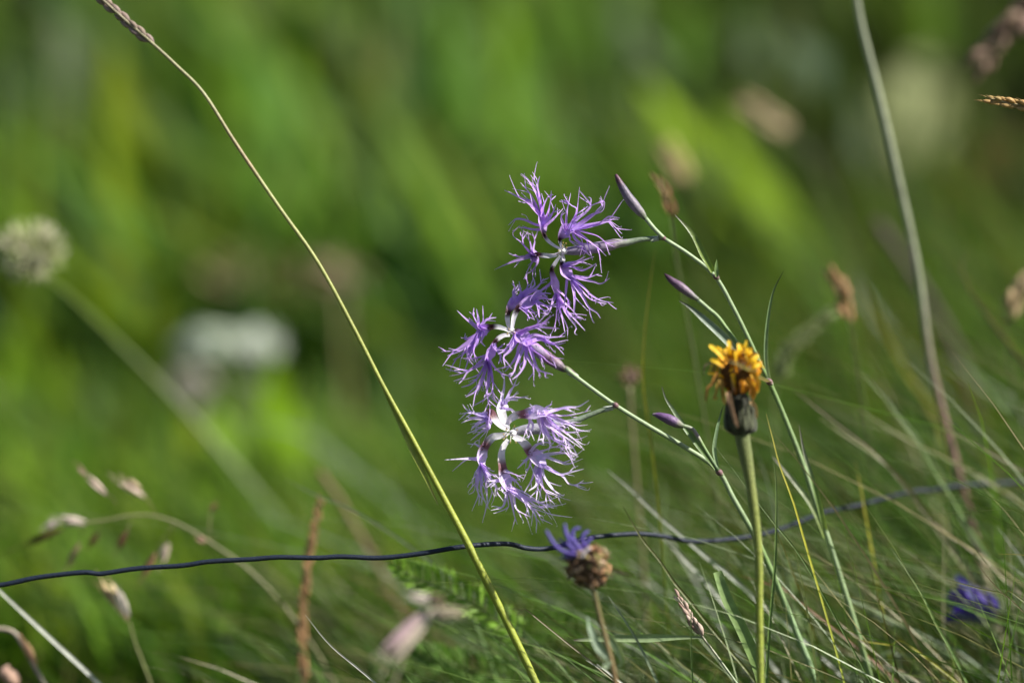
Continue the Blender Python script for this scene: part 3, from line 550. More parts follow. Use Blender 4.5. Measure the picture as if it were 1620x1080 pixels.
    L(fl, c3, d - .002, [(450, 410), (415, 460), (400, 520), (408, 600)], [(420, 660), (435, 710), (455, 760)],
      [[(400, 690), (350, 690), (300, 692)], [(470, 820), (490, 920), (512, 990)], [(520, 780), (600, 870), (640, 950), (640, 1048)], [(540, 790), (620, 850), (690, 890), (748, 958)], [(550, 770), (620, 810), (700, 850), (780, 845)], [(440, 800), (450, 860), (430, 905)], [(430, 800), (410, 870), (330, 895)], [(470, 680), (520, 720), (560, 780)], [(470, 640), (520, 660), (560, 680)], [(500, 760), (560, 830), (600, 950)], [(480, 790), (500, 880), (560, 920), (610, 940)], [(580, 850), (640, 900), (690, 980)], [(560, 800), (660, 840), (760, 880)], [(420, 720), (410, 760), (440, 790)]], V3_SUNLIT, -.004, BR3, wcl=12, wbl=22, tilt=(.4, -1, .3))
    L(fl, c3, d + .001, [(445, 375), (395, 385), (335, 400), (290, 450)], [(266, 500), (262, 550), (268, 600)],
      [[(235, 545), (180, 545), (110, 545), (14, 550)], [(245, 620), (225, 690), (215, 760), (180, 785)], [(250, 640), (235, 740), (250, 800), (248, 862)], [(270, 650), (265, 760), (300, 850), (325, 888)], [(300, 640), (345, 700), (370, 740), (370, 800)], [(285, 640), (320, 720), (350, 800), (330, 860)], [(300, 600), (335, 625), (356, 622)], [(250, 460), (215, 440), (190, 465)], [(310, 630), (340, 650), (380, 650)], [(255, 650), (270, 770), (270, 860)], [(290, 660), (300, 760), (310, 880)], [(260, 590), (220, 640), (200, 740)]], V3_SUNLIT, .002, BR3, wcl=13, wbl=22)
    stamens(fl, c3, (470, 370), d - .004, 9, 22)
    calyx(fl, c3, [(490, 360), (560, 345), (660, 335), (760, 318), (830, 305), (880, 292), (960, 262), (1080, 215), (1185, 185)], d + .004,
          [(0, 12), (.15, 18), (.35, 17), (.48, 13), (.55, 10), (.7, 8), (1, 7)], [(0, (.55, .55, .62)), (.35, (.52, .52, .60)), (.5, (.5, .48, .55)), (.6, (.36, .45, .34)), (1, BGR)])
    ident = lambda x, y: (x, y)
    calyx(t, ident, [(1032, 655), (1042, 657), (1058, 663), (1074, 671), (1082, 674)], d, [(0, 3), (.2, 11), (.5, 17), (.8, 15), (1, 7)], [(0, (.7, .6, .6)), (.12, (.26, .13, .36)), (.7, (.36, .22, .46)), (.82, (.4, .38, .3)), (1, BGR)], 'bud', jag=False)
    mb = MB(); stem_tube(mb, [(1080, 673), (1092, 677), (1100, 684), (1116, 712), (1136, 744)], d, .00075, [(0, BGR), (.3, (.25, .2, .22)), (.45, BGR2), (1, (.08, .13, .06))]); mb.build('stem', M_PINKSTEM, t)
    leafp(t, [(1134, 742), (1108, 708), (1085, 678), (1066, 650), (1053, 630), (1047, 611)], d + .006, 10, [(0, BGR2), (.6, (.12, .19, .08)), (1, (.05, .05, .04))])
    leafp(t, [(1136, 742), (1130, 712), (1133, 685), (1139, 658), (1145, 640)], d + .002, 7, [(0, BGR), (.7, (.2, .3, .16)), (1, (.04, .06, .03))])
pink_lower()

# ------------------------------------------------------------------ withering yellow flower head
def yellow_head():
    d = 1.020; k = K * d
    path = rooted(px_path([(1172, 672), (1176, 700), (1181, 726), (1191, 790), (1198, 850), (1201, 900), (1201, 960), (1202, 1020), (1203, 1090)], d)); base = path[-1]
    t = thing('hawkweed_flower', base, 'withering orange yellow flower head on a thick upright hairy stalk', 'flower')
    mb = MB(); pp = cr(path, 6); mb.tube(pp, [(0, 13 * k), (.05, 11 * k), (.12, 7.6 * k), (.3, 6.0 * k), (1, 5.8 * k)], [(0, (.11, .14, .05)), (.12, (.20, .23, .06)), (.35, (.27, .32, .04)), (1, (.26, .31, .045))], 14)
    for _ in range(420):
        i = random.randrange(2, len(pp) - 8); th = random.uniform(0, 6.28); u = Vector((math.cos(th), math.sin(th), random.uniform(-.2, .5)))
        p = pp[i].lerp(pp[i + 1], random.random()) + Vector((u.x, u.y, 0)) * 5.7 * k
        mb.tube([p, p + u * random.uniform(2, 5) * k], [(0, .3 * k), (1, .1 * k)], (.5, .5, .38), 3)
    mb.build('stalk', M_HAIRY, t)
    A = P(1172, 688, d); B = P(1169, 624, d); ax = (B - A); u = ax.normalized(); s1 = RT.copy(); s2 = u.cross(s1)
    mb = MB(); mb.lens(A - u * 3 * k, B + u * 14 * k, 22 * k, (.02, .022, .013), 14, 10, 1.0); inv = mb.build('involucre', M_BRACT, t)
    for r in range(3):
        for i in range(9):
            th = (i + r * .5) / 9 * 2 * math.pi + random.uniform(-.08, .08); o = s1 * math.cos(th) + s2 * math.sin(th); hs = (.62 + .2 * r) + random.uniform(-.06, .06)
            R = (22.5 + 1.6 * (2 - r)) * k
            pts = [A + o * 11 * k, A + ax * .22 * hs + o * R * .92, A + ax * .55 * hs + o * R, A + ax * .95 * hs + o * (R * .92)]
            g = random.uniform(.75, 1.3); c0 = (.03 * g, .035 * g, .016 * g); c1 = (.085 * g, .095 * g, .055 * g)
            mb = MB(); mb.ribbon(cr(pts, 5), [(0, 7 * k), (.4, 11 * k), (.8, 7 * k), (1, 1.5 * k)], [(0, c0), (.6, c1), (1, c0)], face=o, fold=-.55, edge=(.45, .45, .4)); mb.build('bract', M_BRACT, inv)
    C = P(1167, 598, d)
    mb = MB(); mb.lens(B - u * 6 * k, B + u * 72 * k, 29 * k, (.10, .045, .010), 12, 7, 1.0); mb.build('disc', M_BROWN, t)
    Y = (.88, .56, .02); O = (.74, .31, .015); D = (.30, .13, .03); T = (.45, .28, .16)
    # upright fresh straps
    fresh = [((1150, 575), (1122, 546), 12), ((1155, 570), (1145, 552), 10), ((1160, 572), (1153, 538), 9), ((1166, 570), (1168, 543), 9), ((1172, 572), (1182, 538), 7), ((1175, 578), (1190, 556), 10), ((1180, 580), (1200, 562), 10), ((1145, 580), (1125, 568), 9), ((1185, 590), (1203, 575), 9), ((1150, 600), (1120, 590), 8), ((1188, 600), (1200, 620), 8)]
    for (a, b, wpx) in fresh:
        dd = d - random.uniform(.002, .008); m = ((a[0] + b[0]) / 2 + random.uniform(-2, 2), (a[1] + b[1]) / 2 - 2)
        mb = MB(); mb.ribbon(cr([P(*a, dd), P(*m, dd - .001), P(*b, dd)], 4), [(0, wpx * .5 * k), (.7, wpx * .72 * k), (.94, wpx * .66 * k), (1, wpx * .35 * k)], [(0, O), (.5, Y), (1, (.85, .58, .04))], face=Vector((random.uniform(-.3, .8), -1, .4)), fold=.3); mb.build('ray_floret', M_YELLOW, t)
    for i in range(125):
        th = random.uniform(0, 2 * math.pi); hh = random.random(); o = s1 * math.cos(th) + s2 * math.sin(th)
        start = B + u * (2 + 60 * hh) * k + o * 17 * k; R = random.uniform(27, 42)*(.7 + .3 * min(1, hh * 2.5)) * (1 - .45 * max(0, hh - .55)) * k
        m = B + u * (10 + 66 * hh) * k + o * R; e = m + (o * random.uniform(-9, 6) + u * random.uniform(-24, 10) + s1 * random.uniform(-6, 6)) * k
        lo = random.random(); cA = Y if lo < .42 else (O if lo < .72 else D)
        if hh < .35 and random.random() < .6: cA = random.choice((D, T, O))
        mb = MB(); mb.ribbon(cr([start, m, e], 4), [(0, 4 * k), (.5, random.uniform(3.5, 7) * k), (1, 2.5 * k)], [(0, D), (.5, cA), (1, tuple(x * .9 for x in cA))], face=o + u * random.uniform(-.3, .6), twist=random.uniform(-1, 1), fold=random.uniform(-.5, .6)); mb.build('ray_floret' if cA in (Y, O) else 'withered_floret', M_YELLOW if cA in (Y, O) else M_BROWN, t)
    # shrivelled straps that hang down
    for pts, wpx, c in [([(1135, 590), (1128, 606), (1120, 615), (1117, 636)], 6, (.40, .2, .05)), ([(1136, 605), (1133, 622), (1130, 630), (1136, 628)], 5, (.5, .3, .06)), ([(1130, 572), (1116, 578), (1113, 594)], 3, (.2, .15, .1)), ([(1152, 620), (1158, 645), (1164, 664), (1168, 676)], 8, (.55, .33, .2)), ([(1188, 634), (1196, 645), (1198, 662)], 6, (.5, .32, .14)), ([(1140, 600), (1144, 625), (1148, 640)], 7, (.4, .24, .06)), ([(1180, 600), (1193, 615), (1192, 632)], 12, (.6, .28, .03)), ([(1190, 590), (1200, 605), (1194, 625)], 9, (.7, .4, .04))]:
        mb = MB(); dd = d - .006 if pts[0][0] != 1188 else d - .004
        mb.ribbon(cr(px_path(pts, dd - (.002 if wpx == 8 else 0)), 5), [(0, wpx * k), (.5, wpx * .8 * k), (.85, wpx * k), (1, wpx * .4 * k)], c, twist=1.0, fold=.5); mb.build('withered_floret', M_BROWN, t)
yellow_head()

# ------------------------------------------------------------------ half withered blue rampion
def rampion():
    d = 1.003; k = K * d
    path = rooted(px_path([(937, 925), (942, 945), (948, 972), (958, 1010), (968, 1050), (975, 1085)], d)); base = path[-1]
    t = thing('rampion_flower', base, 'half withered round head with few blue florets left, on a brown stalk by the wire', 'flower')
    mb = MB(); mb.tube(cr(path, 6), [(0, 4.2 * k), (1, 5.5 * k)], [(0, (.14, .13, .05)), (.3, (.20, .13, .06)), (1, (.26, .20, .09))], 10); mb.build('stalk', M_STALK, t)
    C = P(930, 892, d); mb = MB(); mb.lens(P(938, 930, d), P(918, 858, d), 27 * k, (.10, .06, .035), 12, 8, 1.0); mb.build('receptacle', M_BROWN, t)
    for i in range(120):
        v = Vector(rng.normal(0, 1, 3)).normalized()
        if v.dot(Vector((-.5, 0, .85))) > .78: continue
        p = C + v * 24 * k; s = v.orthogonal().normalized(); s = Matrix.Rotation(random.uniform(0, 6.28), 3, v) @ s; R = random.uniform(27, 38) * k
        pts = [p, C + v * R + s * 3 * k, C + v * R * .97 + s * 11 * k, C + v * R * random.uniform(.82, 1.08) + s * 17 * k]
        g = random.uniform(.4, 1.1); c = random.choice([(.46 * g, .27 * g, .14 * g), (.36 * g, .19 * g, .10 * g), (.20 * g, .12 * g, .07 * g), (.30 * g, .26 * g, .09 * g), (.44 * g, .33 * g, .22 * g)])
        mb = MB(); mb.tube(cr(pts, 4), [(0, 3.2 * k), (.6, 2.9 * k), (1, 1.3 * k)], c, 6); mb.build('withered_floret', M_BROWN, t)
    for i in range(46):                                                      # thin dry styles and threads
        v = Vector((random.uniform(-1, .9), random.uniform(-1, .4), random.uniform(-.9, .5))).normalized(); p = C + v * 30 * k
        e = p + v * random.uniform(6, 14) * k + Vector((0, 0, -1)) * random.uniform(0, 7) * k
        mb = MB(); mb.tube(cr([p, p.lerp(e, .5) + Vector(rng.normal(0, 1, 3)) * 3 * k, e], 4), .7 * k, (.12, .08, .06), 4); mb.build('style', M_BROWN, t)
    BL = (.12, .09, .38); BL2 = (.18, .14, .48)
    for pts, r in [([(912, 877), (893, 873), (878, 862), (868, 846), (864, 838)], 3.6), ([(915, 872), (904, 858), (896, 845), (893, 828)], 4.0), ([(918, 868), (909, 856), (905, 845), (910, 836), (918, 835)], 3.6), ([(924, 865), (921, 852), (925, 843), (932, 840)], 3.6), ([(914, 876), (900, 866), (888, 856), (884, 852)], 3.6), ([(920, 872), (912, 862), (905, 852)], 4.2), ([(908, 880), (896, 880), (886, 882)], 3.0), ([(926, 868), (930, 856), (938, 850)], 3.2), ([(910, 872), (900, 862), (897, 856)], 4.2)]:
        dd = d - random.uniform(.002, .006); mb = MB(); mb.tube(cr(px_path(pts, dd), 5), [(0, r * k), (.6, r * .95 * k), (1, r * .5 * k)], [(0, (.12, .08, .34)), (.5, BL), (1, BL2)], 7); mb.build('blue_floret', M_BLUE, t)
    mb = MB(); mb.tube(cr(px_path([(920, 882), (926, 872), (934, 866)], d - .008), 4), [(0, 2.5 * k), (1, 3 * k)], (.62, .56, .6), 6); mb.build('withered_floret', M_BROWN, t)
    leafp(t, [(962, 1040), (945, 1020), (934, 995), (929, 974)], d - .003, 13, [(0, (.3, .38, .26)), (1, (.32, .42, .30))])
    leafp(t, [(954, 998), (974, 1020), (984, 1045), (978, 1055)], d + .003, 12, (.26, .36, .2))
    leafp(t, [(966, 1045), (958, 1055), (955, 1048)], d - .004, 9, (.4, .5, .32))
    leafp(t, [(950, 915), (968, 902), (985, 906), (1000, 910)], d + .004, 9, [(0, (.25, .32, .08)), (1, (.2, .14, .16))])
rampion()

# ------------------------------------------------------------------ grass stalks with ears
def spike(t, path, n, size, wid, colA, colB, name='spikelet', mat=None, spread=.35, awn=0.0, start=0):
    """spikelets alternating along a path (from its base to its tip)"""
    ts, L = params(path)
    for i in range(n):
        q = (i + .5) / n; j = min(len(path) - 2, int(q * (len(path) - 1))); p = path[j].lerp(path[j + 1], q * (len(path) - 1) - j)
        u = (path[j + 1] - path[j]).normalized(); s1 = u.cross(FWD).normalized(); s2 = s1.cross(u)
        th = (0 if i % 2 else math.pi) + random.uniform(-.9, .9); o = s1 * math.cos(th) + s2 * math.sin(th)
        sc = random.uniform(.8, 1.2) * (1 - .35 * q); e = p + (u + o * spread).normalized() * size * sc
        f = random.random(); c = tuple(a + (b - a) * f for a, b in zip(colA, colB))
        mb = MB(); mb.lens(p + o * wid * .3, e, wid * sc, [(0, tuple(x * .8 for x in c)), (.5, c), (1, tuple(min(1, x * 1.1) for x in c))], 6, 5, .75, bend=o * size * .12)
        if awn: mb.tube([e, e + (u + o * .2).normalized() * size * awn], [(0, wid * .12), (1, wid * .03)], c, 4)
        mb.build(name, mat or M_DRY, t)

def stalk(name, label, cat, pts, d, rpx, col, root=True, mat=None, n=9, group=None):
    path = px_path(pts, d); 
    if root: path = rooted(path)
    t = thing(name, path[-1], label, cat, group); k = K * (d if isinstance(d, (int, float)) else d[0])
    mb = MB(); mb.tube(cr(path, 6), [(a, b * k) for a, b in prof(rpx)], col, n); mb.build('stalk', mat or M_STALK, t)
    return t
YG = (.28, .32, .045)
t = stalk('grass_stalk', 'long bent yellow green grass stalk with a purple brown ear, crossing the wire', 'grass', [(60, -92), (110, -45), (160, -2), (200, 34), (240, 68), (280, 105), (322, 148), (372, 226), (440, 326), (502, 414), (560, 520), (605, 608), (650, 690), (698, 780), (740, 860), (775, 930), (805, 990), (850, 1085)], (1.032, 1.0445),
          [(0, 1.8), (.2, 3), (.5, 3.6), (.58, 4.6), (.66, 6.2), (.8, 6.2), (.86, 5.2), (1, 5)], [(0, (.2, .15, .13)), (.2, (.27, .27, .12)), (.27, (.27, .2, .1)), (.29, (.27, .28, .10)), (.55, YG), (.75, (.28, .33, .04)), (.86, (.26, .28, .07)), (.875, (.34, .18, .14)), (.9, (.27, .25, .08)), (1, YG)])
spike(t, cr(px_path([(246, 74), (205, 38), (160, -2), (110, -45), (60, -92)], 1.035), 5), 26, .0062, .0011, (.33, .24, .24), (.26, .20, .15), spread=.22)
leafp(t, [(601, 597), (612, 622), (640, 682), (668, 742), (693, 798)], 1.041, 11, [(0, (.12, .08, .05)), (.06, YG), (.8, (.3, .34, .06)), (1, (.2, .2, .08))], 'leaf_sheath', wprof=[(0, .2), (.1, .7), (.6, 1), (1, .1)], twist=.2)
node(t, 748, 873, 1.0432, 5.5)

t = stalk('grass_stalk', 'long soft grey green grass stem arching up past the pale broad leaf', 'grass', [(1330, -110), (1350, -30), (1362, 40), (1390, 150), (1420, 280), (1450, 420), (1470, 560), (1493, 660), (1514, 740), (1540, 840), (1565, 940)], (1.155, 1.165),
          [(0, 5.5), (.4, 6.5), (.7, 6.5), (.8, 9), (1, 9)], [(0, (.24, .27, .18)), (.42, (.24, .26, .17)), (.56, (.20, .12, .10)), (.68, (.20, .11, .09)), (.76, (.42, .38, .26)), (1, (.2, .22, .12))])
t = stalk('seed_spike', 'sharp orange brown grass ear leaning in above the curved dry blade', 'grass', [(1566, 156), (1590, 162), (1620, 168), (1680, 185), (1740, 260), (1780, 420), (1800, 700)], 1.055, [(0, 1.5), (1, 3)], (.3, .24, .12))
spike(t, cr(px_path([(1700, 195), (1650, 176), (1612, 166), (1566, 157)], 1.055), 5), 26, .0062, .0013, (.50, .30, .12), (.42, .32, .13), spread=.3, awn=.5)
t = stalk('seed_spike', 'soft reddish brown grass plume above the orange brown ear', 'grass', [(1545, 100), (1580, 62), (1630, 15), (1700, -20), (1780, 60), (1820, 400), (1830, 700)], 1.24, [(0, 2), (1, 4)], (.2, .15, .1))
spike(t, cr(px_path([(1680, -20), (1630, 15), (1585, 58), (1545, 105)], 1.24), 5), 22, .014, .003, (.30, .19, .15), (.24, .17, .11), spread=.5)
def tan_spike(label, head, foot, d, n, size, wid, cA=(.46, .30, .16), cB=(.38, .26, .12), stemcol=(.08, .10, .03)):
    t = stalk('seed_spike', label, 'grass', [head[0]] + head[1:] + foot, d, [(0, 1.5), (.3, 2.2), (1, 3)], stemcol)
    spike(t, cr(px_path(head[::-1], d), 5), n, size, wid, cA, cB, spread=.4)
    return t
tan_spike('small tan grass ear standing between curved blade and yellow flower', [(1315, 432), (1332, 462), (1345, 515)], [(1356, 580), (1375, 700), (1400, 900)], 1.18, 14, .008, .0016, (.5, .28, .13), (.36, .22, .10))
tan_spike('tan grass ear tilted beside the curved dry blade', [(1622, 445), (1606, 475), (1590, 510)], [(1600, 600), (1640, 760), (1680, 950)], 1.19, 12, .009, .002, (.5, .38, .22), (.42, .30, .16))
tan_spike('pale blurred tan ear lying above the vivid green leaves', [(1180, 165), (1215, 190), (1250, 215)], [(1290, 260), (1340, 380), (1380, 560)], 1.55, 16, .012, .003, (.50, .40, .24), (.42, .32, .17))
tan_spike('rounded tan ear behind the tip of the upper bud leaf', [(1058, 240), (1070, 262), (1082, 292)], [(1098, 350), (1120, 480), (1140, 640)], 1.46, 14, .010, .003, (.50, .38, .20), (.40, .30, .15))
tan_spike('thin orange brown ear close beside the rounded tan ear', [(1040, 285), (1055, 315), (1062, 350)], [(1070, 410), (1090, 520), (1120, 700)], 1.14, 10, .007, .0011, (.26, .15, .06), (.2, .12, .05))
tan_spike('tall upright rust brown seed spike standing behind the wire', [(507, 792), (492, 860), (482, 930), (478, 1010), (480, 1080)], [(484, 1130)], 1.14, 46, .005, .0011, (.36, .21, .10), (.24, .14, .06), (.22, .14, .07))
stalk('dry_stalk', 'blurred reddish brown dry stalk leaning beside the rust brown spike', 'grass', [(505, 745), (535, 785), (560, 830), (590, 880), (625, 950), (660, 1010)], 1.25, 4, [(0, (.24, .15, .10)), (1, (.22, .14, .09))], mat=M_DRY)
stalk('dry_stalk', 'dull purple brown dry stalk behind the long grey green stem', 'grass', [(1386, 350), (1440, 430), (1495, 520), (1530, 600), (1560, 720), (1590, 860)], 1.4, 8, (.09, .06, .06), mat=M_DRY)

# oat like panicle at the left
def panicle():
    d = 1.135; k = K * d; c0 = crop(0, 720, 4.5)
    path = rooted(px_path([(132, 826), (170, 822), (205, 815), (245, 816), (290, 832), (345, 866), (398, 905), (450, 960), (500, 1030), (540, 1100)], (1.125, 1.15)))
    t = thing('oat_grass', path[-1], 'drooping oat grass panicle with pale pink and brown spikelets left of the rust spike', 'grass')
    mb = MB(); mb.tube(cr(path, 6), [(0, 1.6 * k), (1, 4 * k)], [(0, (.16, .16, .07)), (1, (.24, .23, .12))], 7); mb.build('stalk', M_STALK, t)
    PK = (.62, .50, .40); CR_ = (.60, .46, .30); DK = (.10, .06, .025); MD = (.34, .22, .15)
    for a, b, r, c, foot in [((620, 480), (390, 455), 8, (.80, .68, .60), (660, 482)), ((420, 470), (300, 520), 6, (.6, .5, .46), (620, 480)), ((450, 520), (110, 660), 6, DK, (560, 490)), ((760, 280), (600, 130), 6.5, PK, (830, 350)), ((620, 150), (540, 60), 4, MD, (760, 280)), ((1030, 300), (820, 160), 6.5, PK, (1110, 420)), ((1010, 250), (880, 150), 5.5, CR_, (1110, 420)),
                          ((705, 545), (620, 660), 5.5, DK, (720, 485)), ((910, 530), (820, 690), 6.5, DK, (935, 470)), ((570, 620), (470, 810), 5, MD, (600, 500)), ((1200, 620), (1130, 790), 7.5, PK, (1250, 480)), ((1110, 690), (1000, 890), 6, (.25, .14, .08), (1230, 500)), ((1460, 620), (1390, 570), 6, MD, (1530, 600)), ((1500, 400), (1540, 330), 5, (.2, .13, .06), (1490, 560))]:
        dd = d + random.uniform(-.012, .012); mb = MB()
        glumes(mb, P(*c0(*a), dd), P(*c0(*b), dd), r * k, c, 3)
        A = P(*c0(*a), dd); Bv = P(*c0(*b), dd); mb.tube([Bv, Bv + (Bv - A) * .3], [(0, .7 * k), (1, .2 * k)], c, 4)
        mb.tube(cr([P(*c0(*a), dd), (P(*c0(*a), dd) + P(*c0(*foot), d)) / 2 + Vector((0, 0, .001)), P(*c0(*foot), d)], 4), .8 * k, (.2, .18, .09), 5)
        mb.build('spikelet', M_DRY, t)
panicle()
t = stalk('oat_grass', 'single cream oat spikelet nodding just below the wire', 'grass', [(205, 985), (215, 1020), (240, 1085)], 1.125, [(0, 1.6), (1, 3)], (.18, .19, .07))
k = K * 1.125
for a, b, r, c in [((202, 982), (160, 905), 10, (.78, .62, .36)), ((204, 978), (180, 920), 8, (.62, .56, .48)), ((198, 975), (150, 918), 5, (.5, .36, .2))]:
    mb = MB(); glumes(mb, P(*a, 1.125), P(*b, 1.122), r * k, c, 3); mb.build('spikelet', M_DRY, t)
t = stalk('oat_grass', 'curled dry grass with orange brown spikelets low at the pale slanting blade', 'grass', [(-30, 1000), (0, 994), (22, 1000), (36, 1020), (55, 1055), (80, 1100)], 1.12, [(0, 3.5), (1, 3)], (.36, .30, .24))
for a, b, r, c in [((58, 1055), (32, 1005), 7, (.55, .32, .18)), ((40, 1030), (30, 1000), 5, (.4, .22, .12)), ((30, 1085), (5, 1055), 13, (.62, .40, .30)), ((0, 1075), (14, 1050), 9, (.55, .36, .28))]:
    mb = MB(); mb.lens(P(*a, 1.12), P(*b, 1.12), r * k, [(0, tuple(x * .7 for x in c)), (1, c)], 7, 6, .6); mb.build('spikelet', M_DRY, t)
# blurred spikelet in front of the focus
t = stalk('oat_grass', 'large soft pale pink oat spikelets in front of the feathery leaves', 'grass', [(690, 965), (660, 1000), (630, 1060), (610, 1130)], .945, [(0, 2), (1, 3)], (.3, .28, .18))
k = K * .945
for a, b, r, c in [((690, 962), (596, 1062), 15, (.72, .62, .50)), ((672, 965), (598, 1040), 11, (.55, .40, .42)), ((680, 972), (738, 968), 12, (.62, .54, .38)), ((700, 985), (690, 960), 10, (.5, .42, .34)), ((692, 952), (640, 942), 10, (.52, .46, .40)), ((672, 940), (705, 955), 9, (.3, .2, .15))]:
    mb = MB(); glumes(mb, P(*a, .945), P(*b, .942), r * .85 * k, c, 4); mb.build('spikelet', M_DRY, t)
# small ear at the horizontal leaf
c9 = crop(900, 800, 3.856)
t = stalk('seed_spike', 'narrow pink and cream ear with one stiff horizontal leaf, below the wire', 'grass', [c9(662, 556), c9(720, 640), c9(780, 740), c9(816, 798), c9(900, 910), c9(1020, 1075), c9(1120, 1200)], 1.048, [(0, 1.2), (.3, 2.2), (1, 2.8)], [(0, (.4, .3, .25)), (.3, (.25, .33, .2)), (1, (.2, .28, .15))])
spike(t, cr(px_path([c9(820, 800), c9(780, 740), c9(720, 640), c9(662, 556)], 1.048), 5), 13, .0052, .0009, (.52, .40, .34), (.30, .18, .14), spread=.25)
leafp(t, [c9(818, 800), c9(660, 800), c9(450, 806), c9(240, 808), c9(30, 817)], 1.048, 13, [(0, (.25, .3, .16)), (.3, (.26, .35, .17)), (.9, (.3, .38, .2)), (1, (.12, .1, .08))], wprof=[(0, .25), (.2, .6), (.4, 1), (.75, .75), (.97, .35), (1, .2)], twist=.15)

# ------------------------------------------------------------------ single grass blades one can pick out
CLS = {'green': ([(0, (.15, .21, .07)), (.3, (.12, .20, .05)), (1, (.10, .17, .035))], 'thin fresh green blade leaning across the tangled grass', 'fresh green grass blades'),
       'pale': ([(0, (.44, .45, .38)), (.5, (.46, .48, .43)), (1, (.30, .34, .26))], 'bleached white grass blade slanting under the wire', 'bleached grass blades'),
       'grey': ([(0, (.20, .24, .16)), (.5, (.17, .24, .13)), (1, (.12, .19, .08))], 'dull grey green blade slanting through the tangled grass', 'grey green grass blades'),
       'olive': ([(0, (.18, .18, .06)), (.5, (.14, .17, .04)), (1, (.11, .15, .03))], 'olive tinged grass blade leaning over the tangled grass', 'olive grass blades'),
       'straw': ([(0, (.25, .19, .11)), (.4, (.19, .18, .09)), (1, (.12, .15, .05))], 'dry straw coloured grass blade in the tangled grass', 'straw coloured grass blades'),
       'brown': ([(0, (.26, .12, .06)), (1, (.22, .12, .06))], 'rust brown dead blade standing in the tangled grass', 'brown dead grass blades'),
       'yellow': ([(0, (.30, .27, .06)), (.2, (.38, .36, .03)), (.6, (.22, .28, .04)), (1, (.13, .19, .04))], 'yellow green pointed blade rising past the wire', 'yellow green grass blades')}
LOOK = {'green': 'fresh green', 'pale': 'bleached white', 'grey': 'dull grey green', 'olive': 'olive green', 'straw': 'straw coloured', 'brown': 'rust brown dead', 'yellow': 'yellow green'}
MARKS = [('the yellow flower', 1165, 590), ('the lower violet bud', 1065, 665), ('the half withered blue head', 925, 890), ('the blue violet bell flower', 1535, 950), ('the narrow pink ear', 1090, 970), ('the curled dry blade', 1530, 440), ('the rust brown spike', 490, 880),
         ('the bent grass stalk', 745, 865), ('the feathery leaves', 720, 960), ('the small tan ear', 1335, 480), ('the long grey green stem', 1495, 660), ('the wire right of the thick stalk', 1370, 797), ('the bitten off blade', 1150, 930), ('the pink oat spikelets', 660, 1000), ('the middle of the wire', 1050, 848), ('the horizontal leaf', 980, 1010), ('the thick yellow flower stalk', 1200, 980), ('a cut straw end', 1330, 985)]
USED = set()
def blade_label(cls, a, b, wpx):
    dx = abs(b[0] - a[0]); dy = abs(b[1] - a[1]); ln = math.hypot(dx, dy)
    how = 'upright' if dx < .3 * dy else ('nearly flat' if dy < .45 * dx else ('steep' if dy > 1.25 * dx else 'slanting'))
    size = 'short' if ln < 110 else ('long' if ln > 240 else ''); thick = 'thin' if wpx < 4.6 else ('broad' if wpx > 8.5 else '')
    for m in sorted(MARKS, key=lambda m: (m[1] - a[0]) ** 2 + (m[2] - a[1]) ** 2)[:3]:
        lab = ' '.join(x for x in (size, thick, how, LOOK[cls], 'shoot, tip near', m[0]) if x)
        if lab not in USED: break
    USED.add(lab); return lab
def blade(conv, pts, d, wpx, cls, label=None, twist=None):
    px0 = conv(*pts[0]); px1 = conv(*pts[-1])
    path = rooted(px_path([conv(*p) for p in pts], d)); path = cr(path, 5); k = K * (d if isinstance(d, (int, float)) else d[0]) * wpx * (.8 if wpx > 5 else 1)
    mb = MB(); mb.ribbon(path, [(0, k * .12), (.06, k * .5), (.25, k * .95), (.7, k), (1, k * .8)], CLS[cls][0], face=Vector((random.uniform(-.3, .6), -1, random.uniform(0, .5))), twist=random.uniform(-.8, .8) if twist is None else twist, fold=.4)
    return single(mb, 'grass_blade', M_BLADE, label or blade_label(cls, px0, px1, wpx), 'grass', None if label else CLS[cls][2])
A1 = crop(1000, 600, 4.5); A2 = crop(1200, 820, 3.857); A3 = crop(1300, 560, 4.5); A4 = crop(1200, 300, 2.571); A5 = crop(380, 680, 2.7); A6 = crop(580, 850, 4.263); A7 = crop(1100, 660, 2.571); ID = crop(0, 0, 1)
